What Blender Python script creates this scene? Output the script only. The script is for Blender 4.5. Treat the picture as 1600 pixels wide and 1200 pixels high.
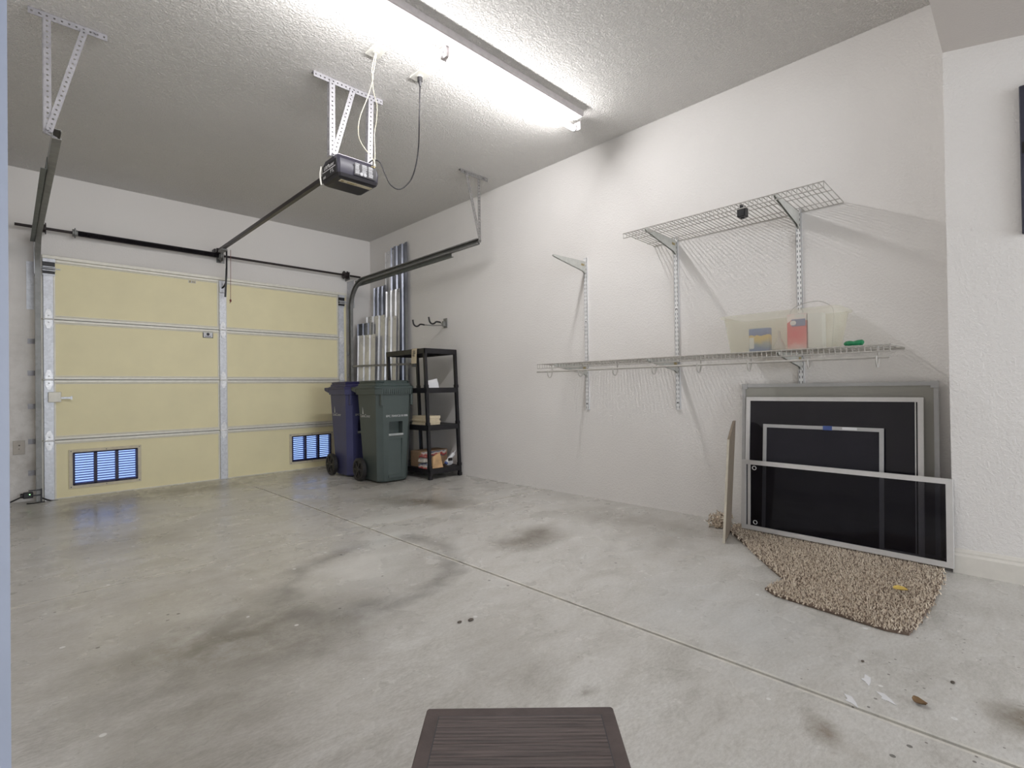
import bpy, bmesh, math, random
from mathutils import Vector, Matrix, noise
random.seed(7)
scene = bpy.context.scene
for o in list(bpy.data.objects): bpy.data.objects.remove(o, do_unlink=True)
COL = scene.collection

# ------------------------------------------------------------------ camera, world, exposure
YAW, PITCH, ROLL, FPX, CAMH = .7803, .0083, -.0141, 795.91, .9114
D, DD, W, H = 6.1133, 6.0333, 3.4279, 2.8828
cam = bpy.data.cameras.new('camera'); cam.sensor_fit = 'HORIZONTAL'; cam.sensor_width = 36.0
cam.lens = 36.0 * FPX / 1600.0; cam.clip_start = .02
camo = bpy.data.objects.new('camera', cam); COL.objects.link(camo)
f = Vector((math.sin(YAW)*math.cos(PITCH), math.cos(YAW)*math.cos(PITCH), math.sin(PITCH)))
r0 = Vector((math.cos(YAW), -math.sin(YAW), 0)); u0 = r0.cross(f)
cr = r0*math.cos(ROLL) + u0*math.sin(ROLL); cu = -r0*math.sin(ROLL) + u0*math.cos(ROLL)
camo.matrix_world = Matrix(((cr.x, cu.x, -f.x, 0), (cr.y, cu.y, -f.y, 0), (cr.z, cu.z, -f.z, CAMH), (0, 0, 0, 1)))
scene.camera = camo
wd = bpy.data.worlds.new('world'); scene.world = wd; wd.use_nodes = True
wd.node_tree.nodes['Background'].inputs[0].default_value = (.30, .47, 1.0, 1)
wd.node_tree.nodes['Background'].inputs[1].default_value = 2.3
vs = scene.view_settings
vs.view_transform = 'Standard'; vs.look = 'None'; vs.exposure = 0.24; vs.gamma = 1.0; vs.use_curve_mapping = False
TUBE_STRENGTH = 9.0
TUBE_WATTS = 17.5

# ------------------------------------------------------------------ materials
def lin(c):
    return tuple(((v/255)/12.92 if v/255 <= .04045 else ((v/255+.055)/1.055)**2.4) for v in c)
class NT:
    def __init__(s, name):
        s.m = bpy.data.materials.new(name); s.m.use_nodes = True
        s.t = s.m.node_tree; s.n = s.t.nodes; s.b = s.n['Principled BSDF']
    def add(s, typ, **kw):
        n = s.n.new(typ)
        for k, v in kw.items(): setattr(n, k, v)
        return n
    def link(s, a, b): s.t.links.new(a, b)
    def coord(s):
        if not hasattr(s, 'c'): s.c = s.add('ShaderNodeTexCoord').outputs['Object']
        return s.c
    def noise(s, scale, detail=4, rough=.55, vec=None, dist=0):
        n = s.add('ShaderNodeTexNoise'); n.inputs['Scale'].default_value = scale
        n.inputs['Detail'].default_value = detail; n.inputs['Roughness'].default_value = rough
        n.inputs['Distortion'].default_value = dist
        s.link(vec or s.coord(), n.inputs['Vector']); return n.outputs['Fac']
    def ramp(s, fac, stops):
        r = s.add('ShaderNodeValToRGB'); e = r.color_ramp.elements
        while len(e) < len(stops): e.new(.5)
        for i, (p, c) in enumerate(stops):
            e[i].position = p; e[i].color = (*c, 1) if len(c) == 3 else c
        s.link(fac, r.inputs['Fac']); return r.outputs['Color']
    def math(s, op, a, b=None, clamp=False):
        n = s.add('ShaderNodeMath', operation=op, use_clamp=clamp)
        for i, v in enumerate((a, b)):
            if v is None: continue
            if isinstance(v, (int, float)): n.inputs[i].default_value = v
            else: s.link(v, n.inputs[i])
        return n.outputs[0]
    def mix(s, fac, a, b, mode='MIX'):
        n = s.add('ShaderNodeMix', data_type='RGBA', blend_type=mode)
        if isinstance(fac, (int, float)): n.inputs[0].default_value = fac
        else: s.link(fac, n.inputs[0])
        for i, v in ((6, a), (7, b)):
            if isinstance(v, tuple): n.inputs[i].default_value = (*v, 1)
            else: s.link(v, n.inputs[i])
        return n.outputs[2]
    def bump(s, h, strength, dist):
        n = s.add('ShaderNodeBump'); n.inputs['Strength'].default_value = strength
        n.inputs['Distance'].default_value = dist
        s.link(h, n.inputs['Height']); s.link(n.outputs[0], s.b.inputs['Normal'])
    def set(s, color=None, rough=.6, metal=0, spec=None):
        if color is not None:
            if isinstance(color, tuple): s.b.inputs['Base Color'].default_value = (*color, 1)
            else: s.link(color, s.b.inputs['Base Color'])
        s.b.inputs['Roughness'].default_value = rough; s.b.inputs['Metallic'].default_value = metal
        if spec is not None: s.b.inputs['Specular IOR Level'].default_value = spec
        return s.m

def simple(name, rgb, rough=.6, metal=0, var=.08, scale=30, bump=0, bscale=200):
    m = NT(name); c = lin(rgb)
    n = m.noise(scale)
    lo = tuple(v*(1-var) for v in c); hi = tuple(min(1, v*(1+var)) for v in c)
    m.set(m.ramp(n, [(.3, lo), (.7, hi)]), rough, metal)
    if bump: m.bump(m.noise(bscale, 2), bump, .002)
    return m.m

def wall_mat(name, rgb, bscale, bstr, dist=.004, speck=.03):
    m = NT(name); c = lin(rgb)
    big = m.noise(1.3, 3)
    lo = tuple(v*(1-speck) for v in c)
    m.set(m.ramp(big, [(.35, lo), (.65, c)]), .8, 0, .3)
    a = m.noise(bscale, 3, .6); b = m.noise(bscale*.35, 2)
    h = m.math('ADD', m.ramp(a, [(.42, (0, 0, 0)), (.58, (1, 1, 1))]), b)
    m.bump(h, bstr, dist)
    return m.m

M = {}
M['wall'] = wall_mat('painted_wall', (238, 235, 232), 75, .35, .003)
M['ceiling'] = wall_mat('knockdown_ceiling', (242, 239, 235), 78, 1.0, .0062)
M['soffit'] = wall_mat('smooth_soffit', (226, 220, 216), 90, .2, .002)
M['trim'] = simple('painted_trim', (226, 222, 214), .45, 0, .03)
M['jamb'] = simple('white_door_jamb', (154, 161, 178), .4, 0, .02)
def soiled_wall():
    m = NT('soiled_front_wall'); c = lin((236, 232, 228))
    sx = m.add('ShaderNodeSeparateXYZ'); m.link(m.coord(), sx.inputs[0])
    low = m.math('SUBTRACT', 1.0, m.math('MULTIPLY', sx.outputs['Z'], .45), True)
    n = m.noise(5, 5, .7)
    d = m.math('MULTIPLY', m.math('MULTIPLY', low, m.ramp(n, [(.42, (0, 0, 0)), (.72, (1, 1, 1))])), m.math('LESS_THAN', sx.outputs['X'], .3))
    m.set(m.mix(m.math('MULTIPLY', d, .55), c, lin((128, 116, 98))), .85, 0, .3)
    m.bump(m.noise(70, 3), .4, .003); return m.m
M['wallfront'] = soiled_wall()

def floor_mat():
    m = NT('stained_concrete')
    co = m.coord()
    warp = m.add('ShaderNodeTexNoise'); warp.inputs['Scale'].default_value = 2.6; warp.inputs['Detail'].default_value = 9; warp.inputs['Roughness'].default_value = .62
    m.link(co, warp.inputs['Vector'])
    sub = m.add('ShaderNodeVectorMath', operation='SUBTRACT'); sub.inputs[1].default_value = (.5, .5, .5)
    m.link(warp.outputs['Color'], sub.inputs[0])
    sc = m.add('ShaderNodeVectorMath', operation='SCALE'); sc.inputs['Scale'].default_value = .45
    m.link(sub.outputs[0], sc.inputs[0])
    ad = m.add('ShaderNodeVectorMath', operation='ADD'); m.link(co, ad.inputs[0]); m.link(sc.outputs[0], ad.inputs[1])
    sep = m.add('ShaderNodeSeparateXYZ'); m.link(ad.outputs[0], sep.inputs[0])
    X, Y = sep.outputs['X'], sep.outputs['Y']
    mp = m.add('ShaderNodeMapping'); m.link(co, mp.inputs[0]); mp.inputs['Rotation'].default_value = (0, 0, .5); mp.inputs['Scale'].default_value = (1, 2.2, 1)
    base = m.ramp(m.noise(.9, 7, .62), [(.3, lin((182, 179, 172))), (.5, lin((201, 198, 192))), (.7, lin((215, 214, 210)))])
    cloud = m.noise(3.2, 9, .72, mp.outputs[0], .6)
    base = m.mix(.6, base, m.ramp(cloud, [(.30, lin((148, 144, 135))), (.48, lin((196, 193, 187))), (.56, lin((206, 204, 200))), (.72, lin((228, 227, 224)))]))
    fine = m.noise(48, 9, .78, mp.outputs[0])
    base = m.mix(.32, base, m.ramp(fine, [(.34, lin((140, 136, 129))), (.5, lin((196, 194, 189))), (.66, lin((234, 233, 230)))]))
    def stain(base, cx, cy, rx, ry, ang, col, amt, ring=0):
        ca, sa = math.cos(ang), math.sin(ang)
        dx = m.math('SUBTRACT', X, cx); dy = m.math('SUBTRACT', Y, cy)
        u = m.math('DIVIDE', m.math('ADD', m.math('MULTIPLY', dx, ca), m.math('MULTIPLY', dy, sa)), rx)
        v = m.math('DIVIDE', m.math('SUBTRACT', m.math('MULTIPLY', dy, ca), m.math('MULTIPLY', dx, sa)), ry)
        d = m.math('SQRT', m.math('ADD', m.math('MULTIPLY', u, u), m.math('MULTIPLY', v, v)))
        if ring: k = m.ramp(d, [(.0, (0, 0, 0)), (.62, (0, 0, 0)), (.8, (1, 1, 1)), (1.0, (0, 0, 0))])
        else: k = m.ramp(d, [(.05, (1, 1, 1)), (1.15 if False else 1.0, (0, 0, 0))])
        tex = m.ramp(m.noise(6, 9, .75), [(.32, (.38,)*3), (.58, (1,)*3)])
        return m.mix(m.math('MULTIPLY', m.math('MULTIPLY', k, tex), amt), base, lin(col))
    dk = (104, 98, 87)
    base = stain(base, .7, 2.7, 1.7, 1.1, .5, (138, 131, 118), .45)
    base = stain(base, 2.1, 3.9, 1.3, .9, .0, (136, 129, 116), .35)
    base = stain(base, .35, 1.55, .8, .35, .6, (126, 120, 108), .55)
    base = stain(base, 1.15, 1.25, .5, .3, .7, (140, 134, 124), .4)
    base = stain(base, .62, 2.08, .75, .40, .35, dk, .80)
    base = stain(base, .85, 1.85, .35, .22, .2, dk, .5)
    base = stain(base, 2.25, 2.15, .34, .22, .2, (108, 99, 86), 0.98)
    base = stain(base, 2.42, 3.45, .75, .28, -1.2, (112, 104, 90), 0.86)
    base = stain(base, 2.60, 4.55, .45, .5, 0, (104, 98, 86), 0.80)
    base = stain(base, 1.32, 2.33, .62, .48, .6, (120, 117, 112), 0.6, 1)
    base = stain(base, 1.28, 2.40, .42, .30, .6, (222, 220, 214), 0.75)
    base = stain(base, 1.62, 2.75, .30, .16, .6, (226, 226, 222), 0.69)
    base = stain(base, 1.75, 3.2, .35, .2, .0, (222, 222, 216), 0.57)
    base = stain(base, 3.0, 1.9, .28, .7, .1, (132, 126, 116), 0.57)
    base = stain(base, 2.75, 1.45, .5, .3, .6, (138, 133, 124), 0.57)
    base = stain(base, .30, 5.2, .6, .5, 0, (120, 116, 104), 0.69)
    base = stain(base, 1.2, 5.6, .7, .35, 0, (116, 110, 100), 0.75)
    base = stain(base, .55, 3.9, .5, .35, 0, (140, 134, 122), 0.57)
    base = stain(base, 1.523, .364, .10, .07, .9, (128, 116, 100), 1.0)
    base = stain(base, 1.93, .03, .12, .10, .9, (118, 108, 92), 1.0)
    base = stain(base, 1.236, .90, .06, .035, 0, (120, 112, 100), 0.80)
    base = stain(base, 2.05, .9, .6, .4, .8, (196, 199, 200), 0.46)
    sj = m.add('ShaderNodeSeparateXYZ'); m.link(co, sj.inputs[0])
    jn = m.ramp(m.noise(14, 4), [(.35, (0, 0, 0)), (.55, (1, 1, 1))])
    jx_ = m.math('LESS_THAN', m.math('ABSOLUTE', m.math('SUBTRACT', sj.outputs['X'], 1.689)), .017)
    jy_ = m.math('LESS_THAN', m.math('ABSOLUTE', m.math('SUBTRACT', sj.outputs['Y'], 3.07)), .015)
    base = m.mix(m.math('MULTIPLY', jn, m.math('MULTIPLY', m.math('MAXIMUM', jx_, jy_), .6)), base, lin((222, 218, 208)))
    # scattered dark grit and pale paint specks
    vo = m.add('ShaderNodeTexVoronoi'); vo.inputs['Scale'].default_value = 11; vo.inputs['Randomness'].default_value = 1
    m.link(co, vo.inputs['Vector'])
    spk = m.math('MULTIPLY', m.math('LESS_THAN', vo.outputs['Distance'], .075), m.math('GREATER_THAN', m.noise(1.1, 2), .53))
    base = m.mix(m.math('MULTIPLY', spk, .75), base, lin((70, 66, 60)))
    vo3 = m.add('ShaderNodeTexVoronoi'); vo3.inputs['Scale'].default_value = 26
    m.link(co, vo3.inputs['Vector'])
    dx3 = m.math('SUBTRACT', sj.outputs['X'], 2.25); dy3 = m.math('SUBTRACT', sj.outputs['Y'], .12)
    d3 = m.math('ADD', m.math('MULTIPLY', dx3, dx3), m.math('MULTIPLY', dy3, dy3))
    sp3 = m.math('MULTIPLY', m.math('LESS_THAN', vo3.outputs['Distance'], m.math('MULTIPLY', m.noise(5, 3), .17)), m.math('LESS_THAN', d3, m.math('MULTIPLY', m.noise(3, 3), .75)))
    base = m.mix(m.math('MULTIPLY', sp3, .7), base, lin((72, 64, 56)))
    vo2 = m.add('ShaderNodeTexVoronoi'); vo2.inputs['Scale'].default_value = 6.3
    m.link(co, vo2.inputs['Vector'])
    spk2 = m.math('LESS_THAN', vo2.outputs['Distance'], .055)
    base = m.mix(m.math('MULTIPLY', spk2, .7), base, lin((238, 238, 236)))
    m.set(base, .5, 0, .4)
    rr = m.ramp(m.noise(3, 5), [(.3, (.16,)*3), (.7, (.42,)*3)])
    m.link(rr, m.b.inputs['Roughness'])
    m.bump(m.noise(150, 4), .2, .001)
    return m.m
M['floor'] = floor_mat()

def galv(name, rgb, metal=.55, rough=.42, scale=60):
    m = NT(name); c = lin(rgb)
    vo = m.add('ShaderNodeTexVoronoi'); vo.inputs['Scale'].default_value = scale
    m.link(m.coord(), vo.inputs['Vector'])
    k = m.math('ADD', m.math('MULTIPLY', vo.outputs['Color'], .5), m.math('MULTIPLY', m.noise(12, 5), .5))
    col = m.ramp(k, [(.25, tuple(v*.84 for v in c)), (.75, tuple(min(1, v*1.08) for v in c))])
    m.set(col, rough, metal); return m.m
M['galv'] = galv('galvanised_steel', (214, 216, 222), .3)
M['hinge'] = galv('bright_hinge_steel', (240, 240, 242), .25, .35)
M['track'] = galv('dull_track_steel', (142, 142, 140), .5, .5, 25)
M['trackdark'] = galv('dark_track_steel', (112, 116, 112), .4, .55, 25)
M['strap'] = galv('bright_perforated_steel', (166, 164, 168), .3, .45, 40)
M['strapold'] = galv('grey_perforated_steel', (138, 136, 134), .4, .5, 40)
M['aluminium'] = galv('aluminium_sheet', (222, 222, 224), .5, .3, 8)
M['aluminium_grey'] = galv('dull_aluminium_sheet', (150, 154, 166), .75, .32, 8)
M['shaft'] = simple('dark_steel_shaft', (54, 46, 46), .45, .4)
M['spring'] = simple('oiled_spring_steel', (30, 26, 32), .45, .5)
M['rail'] = simple('dark_rail', (50, 44, 48), .35, .4)
M['cream'] = simple('cream_insulation_panel', (244, 234, 192), .55, 0, .035, 3)
M['railwhite'] = simple('pale_section_rail', (232, 228, 216), .45, .1, .05)
M['ventflange'] = simple('pale_vent_flange', (216, 206, 180), .5)
M['outletplate'] = simple('weathered_outlet_plate', (190, 182, 172), .5)
M['louver'] = simple('translucent_blue_grey_louver', (66, 84, 160), .35, .1)
M['ventframe'] = simple('dark_vent_frame', (52, 48, 74), .5)
M['black'] = simple('black_plastic', (30, 29, 33), .42)
M['blackmetal'] = simple('black_coated_metal', (34, 32, 34), .4, .2)
M['openerbody'] = simple('charcoal_opener_plastic', (44, 42, 54), .38)
M['openerdark'] = simple('dark_opener_lens', (38, 36, 40), .3)
M['whiteplastic'] = simple('white_plastic', (228, 226, 218), .4, 0, .02)
M['inkdim'] = simple('grey_print', (160, 160, 162), .6, 0, .02)
M['ink'] = simple('white_print', (205, 205, 205), .6, 0, .02)
M['darkink'] = simple('dark_print', (50, 50, 56), .6, 0, .02)
M['green'] = simple('dark_green_cart_plastic', (76, 86, 84), .45, 0, .05, 6)
M['greenlid'] = simple('dark_green_lid_plastic', (68, 80, 78), .42, 0, .05, 6)
M['blue'] = simple('navy_cart_plastic', (70, 72, 112), .45, 0, .05, 6)
M['bluelid'] = simple('navy_lid_plastic', (50, 48, 92), .42, 0, .05, 6)
M['tyre'] = simple('black_wheel_rubber', (40, 38, 38), .6, 0, .15, 40)
M['greybar'] = simple('grey_grab_bar', (170, 174, 174), .4, .2)
M['housing'] = simple('white_enamel_housing', (206, 200, 200), .4)
M['wire'] = simple('white_epoxy_wire', (184, 180, 174), .4)
M['standard'] = simple('white_shelf_standard', (240, 240, 240), .4, 0)
M['bracket'] = simple('white_shelf_bracket', (200, 200, 194), .45, 0)
M['oldtape'] = simple('yellowed_sticker', (168, 152, 108), .6, 0, .3, 90)
M['framewhite'] = simple('white_screen_frame', (216, 214, 212), .35, .1, .03)
M['framegrey'] = simple('pale_grey_screen_frame', (182, 182, 182), .4, .2, .04)
M['tapeblue'] = simple('blue_masking_tape', (72, 92, 150), .7)
M['board'] = simple('tan_board_face', (132, 119, 104), .7, 0, .06)
M['boardedge'] = simple('cream_board_edge', (196, 188, 172), .6)
M['paper'] = simple('white_paper', (226, 226, 228), .7, 0, .02)
M['cardboard'] = simple('brown_cardboard', (166, 136, 108), .8, 0, .1)
M['green_item'] = simple('green_plastic_film', (30, 130, 84), .3, 0, .25, 60)
M['backing'] = simple('brown_carpet_backing', (112, 96, 84), .9)
M['leafyellow'] = simple('yellow_leaf', (206, 176, 92), .6)
M['leafbrown'] = simple('brown_leaf', (120, 94, 62), .6)
M['pebble'] = simple('dark_debris', (92, 84, 76), .8)
M['panelbox'] = simple('dark_grey_metal_box', (56, 56, 70), .5)
M['cord'] = simple('black_cord_rubber', (38, 36, 38), .5)
M['bell'] = simple('cream_bell_wire', (226, 220, 200), .5)
M['red'] = simple('red_cord', (130, 70, 58), .6)
M['tan'] = simple('cream_paper_blocks', (214, 200, 172), .7, 0, .06, 60)
def emis(name, col, s):
    m = NT(name); m.set(col, .5); m.b.inputs['Emission Color'].default_value = (*col, 1)
    m.b.inputs['Emission Strength'].default_value = s; return m.m
M['tube'] = emis('fluorescent_tube', (1.0, .99, .995), TUBE_STRENGTH)
M['panel'] = emis('panel_diffuser', (1.0, .975, .95), 1.5)
M['pane'] = emis('fill_light_glow', (.87, .93, 1.0), 6.6)  # glow of the added fill panel behind the camera
M['led'] = emis('green_led', (.3, 1.0, .3), 6)
def mixtrans(name, rgb, trans, rough=.5):
    m = NT(name); m.set(lin(rgb), rough)
    t = m.add('ShaderNodeBsdfTransparent'); x = m.add('ShaderNodeMixShader'); x.inputs[0].default_value = trans
    out = [n for n in m.n if n.type == 'OUTPUT_MATERIAL'][0]
    m.link(m.b.outputs[0], x.inputs[1]); m.link(t.outputs[0], x.inputs[2]); m.link(x.outputs[0], out.inputs[0]); return m.m
def tub_mat():
    m = NT('cloudy_translucent_plastic'); c = lin((238, 237, 228)); m.set(c, .4)
    tl = m.add('ShaderNodeBsdfTranslucent'); tl.inputs[0].default_value = (*c, 1)
    tr = m.add('ShaderNodeBsdfTransparent'); tr.inputs[0].default_value = (.99, .985, .955, 1)
    x1 = m.add('ShaderNodeMixShader'); x1.inputs[0].default_value = .5
    x2 = m.add('ShaderNodeMixShader'); x2.inputs[0].default_value = .75
    out = [n for n in m.n if n.type == 'OUTPUT_MATERIAL'][0]
    m.link(m.b.outputs[0], x1.inputs[1]); m.link(tl.outputs[0], x1.inputs[2])
    m.link(x1.outputs[0], x2.inputs[1]); m.link(tr.outputs[0], x2.inputs[2]); m.link(x2.outputs[0], out.inputs[0]); return m.m
M['tub'] = tub_mat()
M['mesh'] = mixtrans('grey_insect_mesh', (172, 170, 162), .15, .8)
M['darkmesh'] = mixtrans('dark_insect_mesh', (36, 35, 44), .22, .7)
M['clear'] = mixtrans('clear_plastic', (230, 230, 230), .6, .15)
def glass(name, rgb, tr):
    m = NT(name); m.set(lin(rgb), .06, 0, .5)
    t = m.add('ShaderNodeBsdfTransparent'); t.inputs[0].default_value = (.85, .85, .88, 1)
    x = m.add('ShaderNodeMixShader'); x.inputs[0].default_value = tr
    out = [n for n in m.n if n.type == 'OUTPUT_MATERIAL'][0]
    m.link(m.b.outputs[0], x.inputs[1]); m.link(t.outputs[0], x.inputs[2]); m.link(x.outputs[0], out.inputs[0]); return m.m
M['glass'] = glass('dark_tinted_glass', (22, 21, 30), .58)
M['darkglass'] = glass('black_film_glass', (24, 22, 32), .12)
def striped(name, cols, axis, scale):
    m = NT(name); sx = m.add('ShaderNodeSeparateXYZ'); m.link(m.coord(), sx.inputs[0])
    k = m.math('FRACT', m.math('MULTIPLY', m.math('ADD', sx.outputs[axis], m.math('MULTIPLY', m.noise(14, 3), .08)), scale))
    n = len(cols); m.set(m.ramp(k, [((i+.5)/n, lin(c)) for i, c in enumerate(cols)]), .6); return m.m
M['redbox'] = striped('red_printed_box', [(214, 60, 66), (222, 70, 76), (232, 120, 124), (240, 226, 226)], 'Z', -5.0)
M['bluebox'] = striped('blue_yellow_box', [(60, 90, 160), (90, 120, 180), (150, 160, 160), (222, 190, 100)], 'Z', 8.0)
M['newsprint'] = striped('printed_packaging', [(206, 200, 190), (90, 88, 90), (180, 60, 56), (214, 210, 200), (70, 84, 120), (200, 196, 186)], 'Z', 9.0)
M['orangebox'] = simple('tan_orange_bag', (204, 166, 122), .7, 0, .2, 18)
def bench_mat(name, a, b, ax, sc):
    m = NT(name); mp = m.add('ShaderNodeMapping'); m.link(m.coord(), mp.inputs[0])
    mp.inputs['Scale'].default_value = ax
    n = m.noise(sc, 6, .6, mp.outputs[0])
    m.set(m.ramp(n, [(.35, lin(a)), (.62, lin(b))]), .5); m.bump(n, .5, .003); return m.m
M['benchpanel'] = bench_mat('dark_brown_woven_resin', (56, 45, 44), (98, 84, 81), (2, 60, 2), 3)
M['benchframe'] = bench_mat('dark_brown_resin_frame', (64, 50, 48), (80, 65, 62), (4, 4, 4), 4)
def carpet_mat():
    m = NT('flecked_shag_carpet')
    n = m.noise(75, 2, .5)
    m.set(m.mix(.3, m.ramp(n, [(.38, lin((104, 86, 76))), (.46, lin((212, 196, 176))), (.68, lin((234, 222, 204)))]),
                m.ramp(m.noise(6, 3), [(.35, lin((200, 184, 164))), (.65, lin((226, 214, 196)))])), .95, 0, .1); return m.m
M['carpet'] = carpet_mat()

# ------------------------------------------------------------------ mesh helpers (world coordinates unless noted)
class B:
    def __init__(s): s.bm = bmesh.new()
    def poly(s, pts, flip=False):
        vs_ = [s.bm.verts.new(p) for p in pts]
        if flip: vs_.reverse()
        return s.bm.faces.new(vs_)
    def box(s, x0, x1, y0, y1, z0, z1, bev=0, seg=2):
        r = bmesh.ops.create_cube(s.bm, size=1)
        for v in r['verts']:
            v.co = Vector(((x0+x1)/2+v.co.x*(x1-x0), (y0+y1)/2+v.co.y*(y1-y0), (z0+z1)/2+v.co.z*(z1-z0)))
        if bev:
            es = list({e for v in r['verts'] for e in v.link_edges})
            bmesh.ops.bevel(s.bm, geom=es, offset=bev, segments=seg, affect='EDGES', profile=.5)
        return s
    def hexa(s, p):          # 8 corners: bottom 4 ccw, top 4 ccw
        v = [s.bm.verts.new(q) for q in p]
        for q in ((3, 2, 1, 0), (4, 5, 6, 7), (0, 1, 5, 4), (1, 2, 6, 5), (2, 3, 7, 6), (3, 0, 4, 7)): s.bm.faces.new([v[i] for i in q])
        return s
    def beam(s, p0, p1, w, t, up=(0, 0, 1)):   # bar between two points: w along side, t along up-ish
        p0, p1 = Vector(p0), Vector(p1); d = (p1-p0).normalized(); u = Vector(up)
        side = d.cross(u).normalized(); n = side.cross(d).normalized()
        a = [p + side*sx*w/2 + n*sz*t/2 for p in (p0, p1) for sx, sz in ((-1, -1), (1, -1), (1, 1), (-1, 1))]
        return s.hexa(a)
    def cyl(s, p0, p1, r, seg=12, r2=None):
        p0, p1 = Vector(p0), Vector(p1); d = p1-p0
        rot = d.to_track_quat('Z', 'Y').to_matrix().to_4x4()
        bmesh.ops.create_cone(s.bm, cap_ends=True, segments=seg, radius1=r, radius2=r if r2 is None else r2, depth=d.length,
                              matrix=Matrix.Translation((p0+p1)/2) @ rot)
        return s
    def sphere(s, c, r, sc=(1, 1, 1), seg=12):
        bmesh.ops.create_uvsphere(s.bm, u_segments=seg, v_segments=max(6, seg//2), radius=r,
                                  matrix=Matrix.Translation(c) @ Matrix.Diagonal((*sc, 1)))
        return s
    def tube(s, pts, r, seg=8, smooth_n=0):
        pts = [Vector(p) for p in pts]
        if smooth_n: pts = catmull(pts, smooth_n)
        rings = []; up = None
        for i, p in enumerate(pts):
            d = (pts[min(i+1, len(pts)-1)] - pts[max(i-1, 0)]).normalized()
            if up is None: up = d.orthogonal().normalized()
            up = (up - d*up.dot(d)).normalized(); side = d.cross(up)
            rings.append([s.bm.verts.new(p + (up*math.cos(a)+side*math.sin(a))*r) for a in [2*math.pi*k/seg for k in range(seg)]])
        for a, b in zip(rings, rings[1:]):
            for k in range(seg): s.bm.faces.new((a[k], a[(k+1) % seg], b[(k+1) % seg], b[k]))
        s.bm.faces.new(rings[0][::-1]); s.bm.faces.new(rings[-1]); return s
    def loft(s, rings, caps=True):
        R_ = [[s.bm.verts.new(p) for p in r] for r in rings]; n = len(R_[0])
        for a, b in zip(R_, R_[1:]):
            for k in range(n): s.bm.faces.new((a[k], a[(k+1) % n], b[(k+1) % n], b[k]))
        if caps: s.bm.faces.new(R_[0][::-1]); s.bm.faces.new(R_[-1])
        return s
    def sweep(s, prof, path, closed=True):     # prof: list of (a,b); path: list of (point, A, Bv)
        return s.loft([[P + A*a + Bv*b for a, b in prof] for P, A, Bv in path])
    def strap(s, p0, p1, wdir, w, t, pitch=.03, hole=.007):   # perforated flat bar
        p0, p1 = Vector(p0), Vector(p1); d = p1-p0; L = d.length; d.normalize()
        wd_ = Vector(wdir); wd_ = (wd_-d*wd_.dot(d)).normalized(); nrm = d.cross(wd_)
        n = max(1, round(L/pitch)); pl = L/n
        for i in range(n):
            c = p0 + d*(i+.5)*pl
            out = [(-pl/2, -w/2), (0, -w/2), (pl/2, -w/2), (pl/2, 0), (pl/2, w/2), (0, w/2), (-pl/2, w/2), (-pl/2, 0)]
            inn = [(hole*math.cos(a), hole*math.sin(a)) for a in [math.radians(x) for x in (225, 270, 315, 0, 45, 90, 135, 180)]]
            V = [[s.bm.verts.new(c+d*a+wd_*b+nrm*z) for a, b in L_] for z in (-t/2, t/2) for L_ in (out, inn)]
            for k in range(8):
                j = (k+1) % 8
                s.bm.faces.new((V[0][j], V[0][k], V[1][k], V[1][j])); s.bm.faces.new((V[2][k], V[2][j], V[3][j], V[3][k]))
                s.bm.faces.new((V[1][j], V[1][k], V[3][k], V[3][j])); s.bm.faces.new((V[0][k], V[0][j], V[2][j], V[2][k]))
        return s
    def plate(s, xs, zs, holes, y0, y1, m=None):   # x-z grid plate with rectangular holes, thickness y0..y1
        gx = sorted(set(list(xs)+[v for h in holes for v in h[:2]])); gz = sorted(set(list(zs)+[v for h in holes for v in h[2:]]))
        for a, b in zip(gx, gx[1:]):
            for c, d in zip(gz, gz[1:]):
                cx, cz = (a+b)/2, (c+d)/2
                if any(h[0] < cx < h[1] and h[2] < cz < h[3] for h in holes): continue
                s.box(a, b, y0, y1, c, d)
        bmesh.ops.remove_doubles(s.bm, verts=s.bm.verts, dist=1e-5)
        seen = {}
        for fc in list(s.bm.faces):
            k = frozenset(v.index for v in fc.verts) if False else tuple(sorted((round(v.co.x, 4), round(v.co.y, 4), round(v.co.z, 4)) for v in fc.verts))
            seen.setdefault(k, []).append(fc)
        dead = [fc for l in seen.values() if len(l) > 1 for fc in l]
        bmesh.ops.delete(s.bm, geom=dead, context='FACES'); return s

def catmull(p, n):
    out = []; q = [p[0]]+p+[p[-1]]
    for i in range(1, len(q)-2):
        for k in range(n):
            t = k/n; a, b, c, d = q[i-1], q[i], q[i+1], q[i+2]
            out.append(.5*((2*b)+(c-a)*t+(2*a-5*b+4*c-d)*t*t+(3*b-a-3*c+d)*t**3))
    out.append(p[-1]); return out

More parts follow.
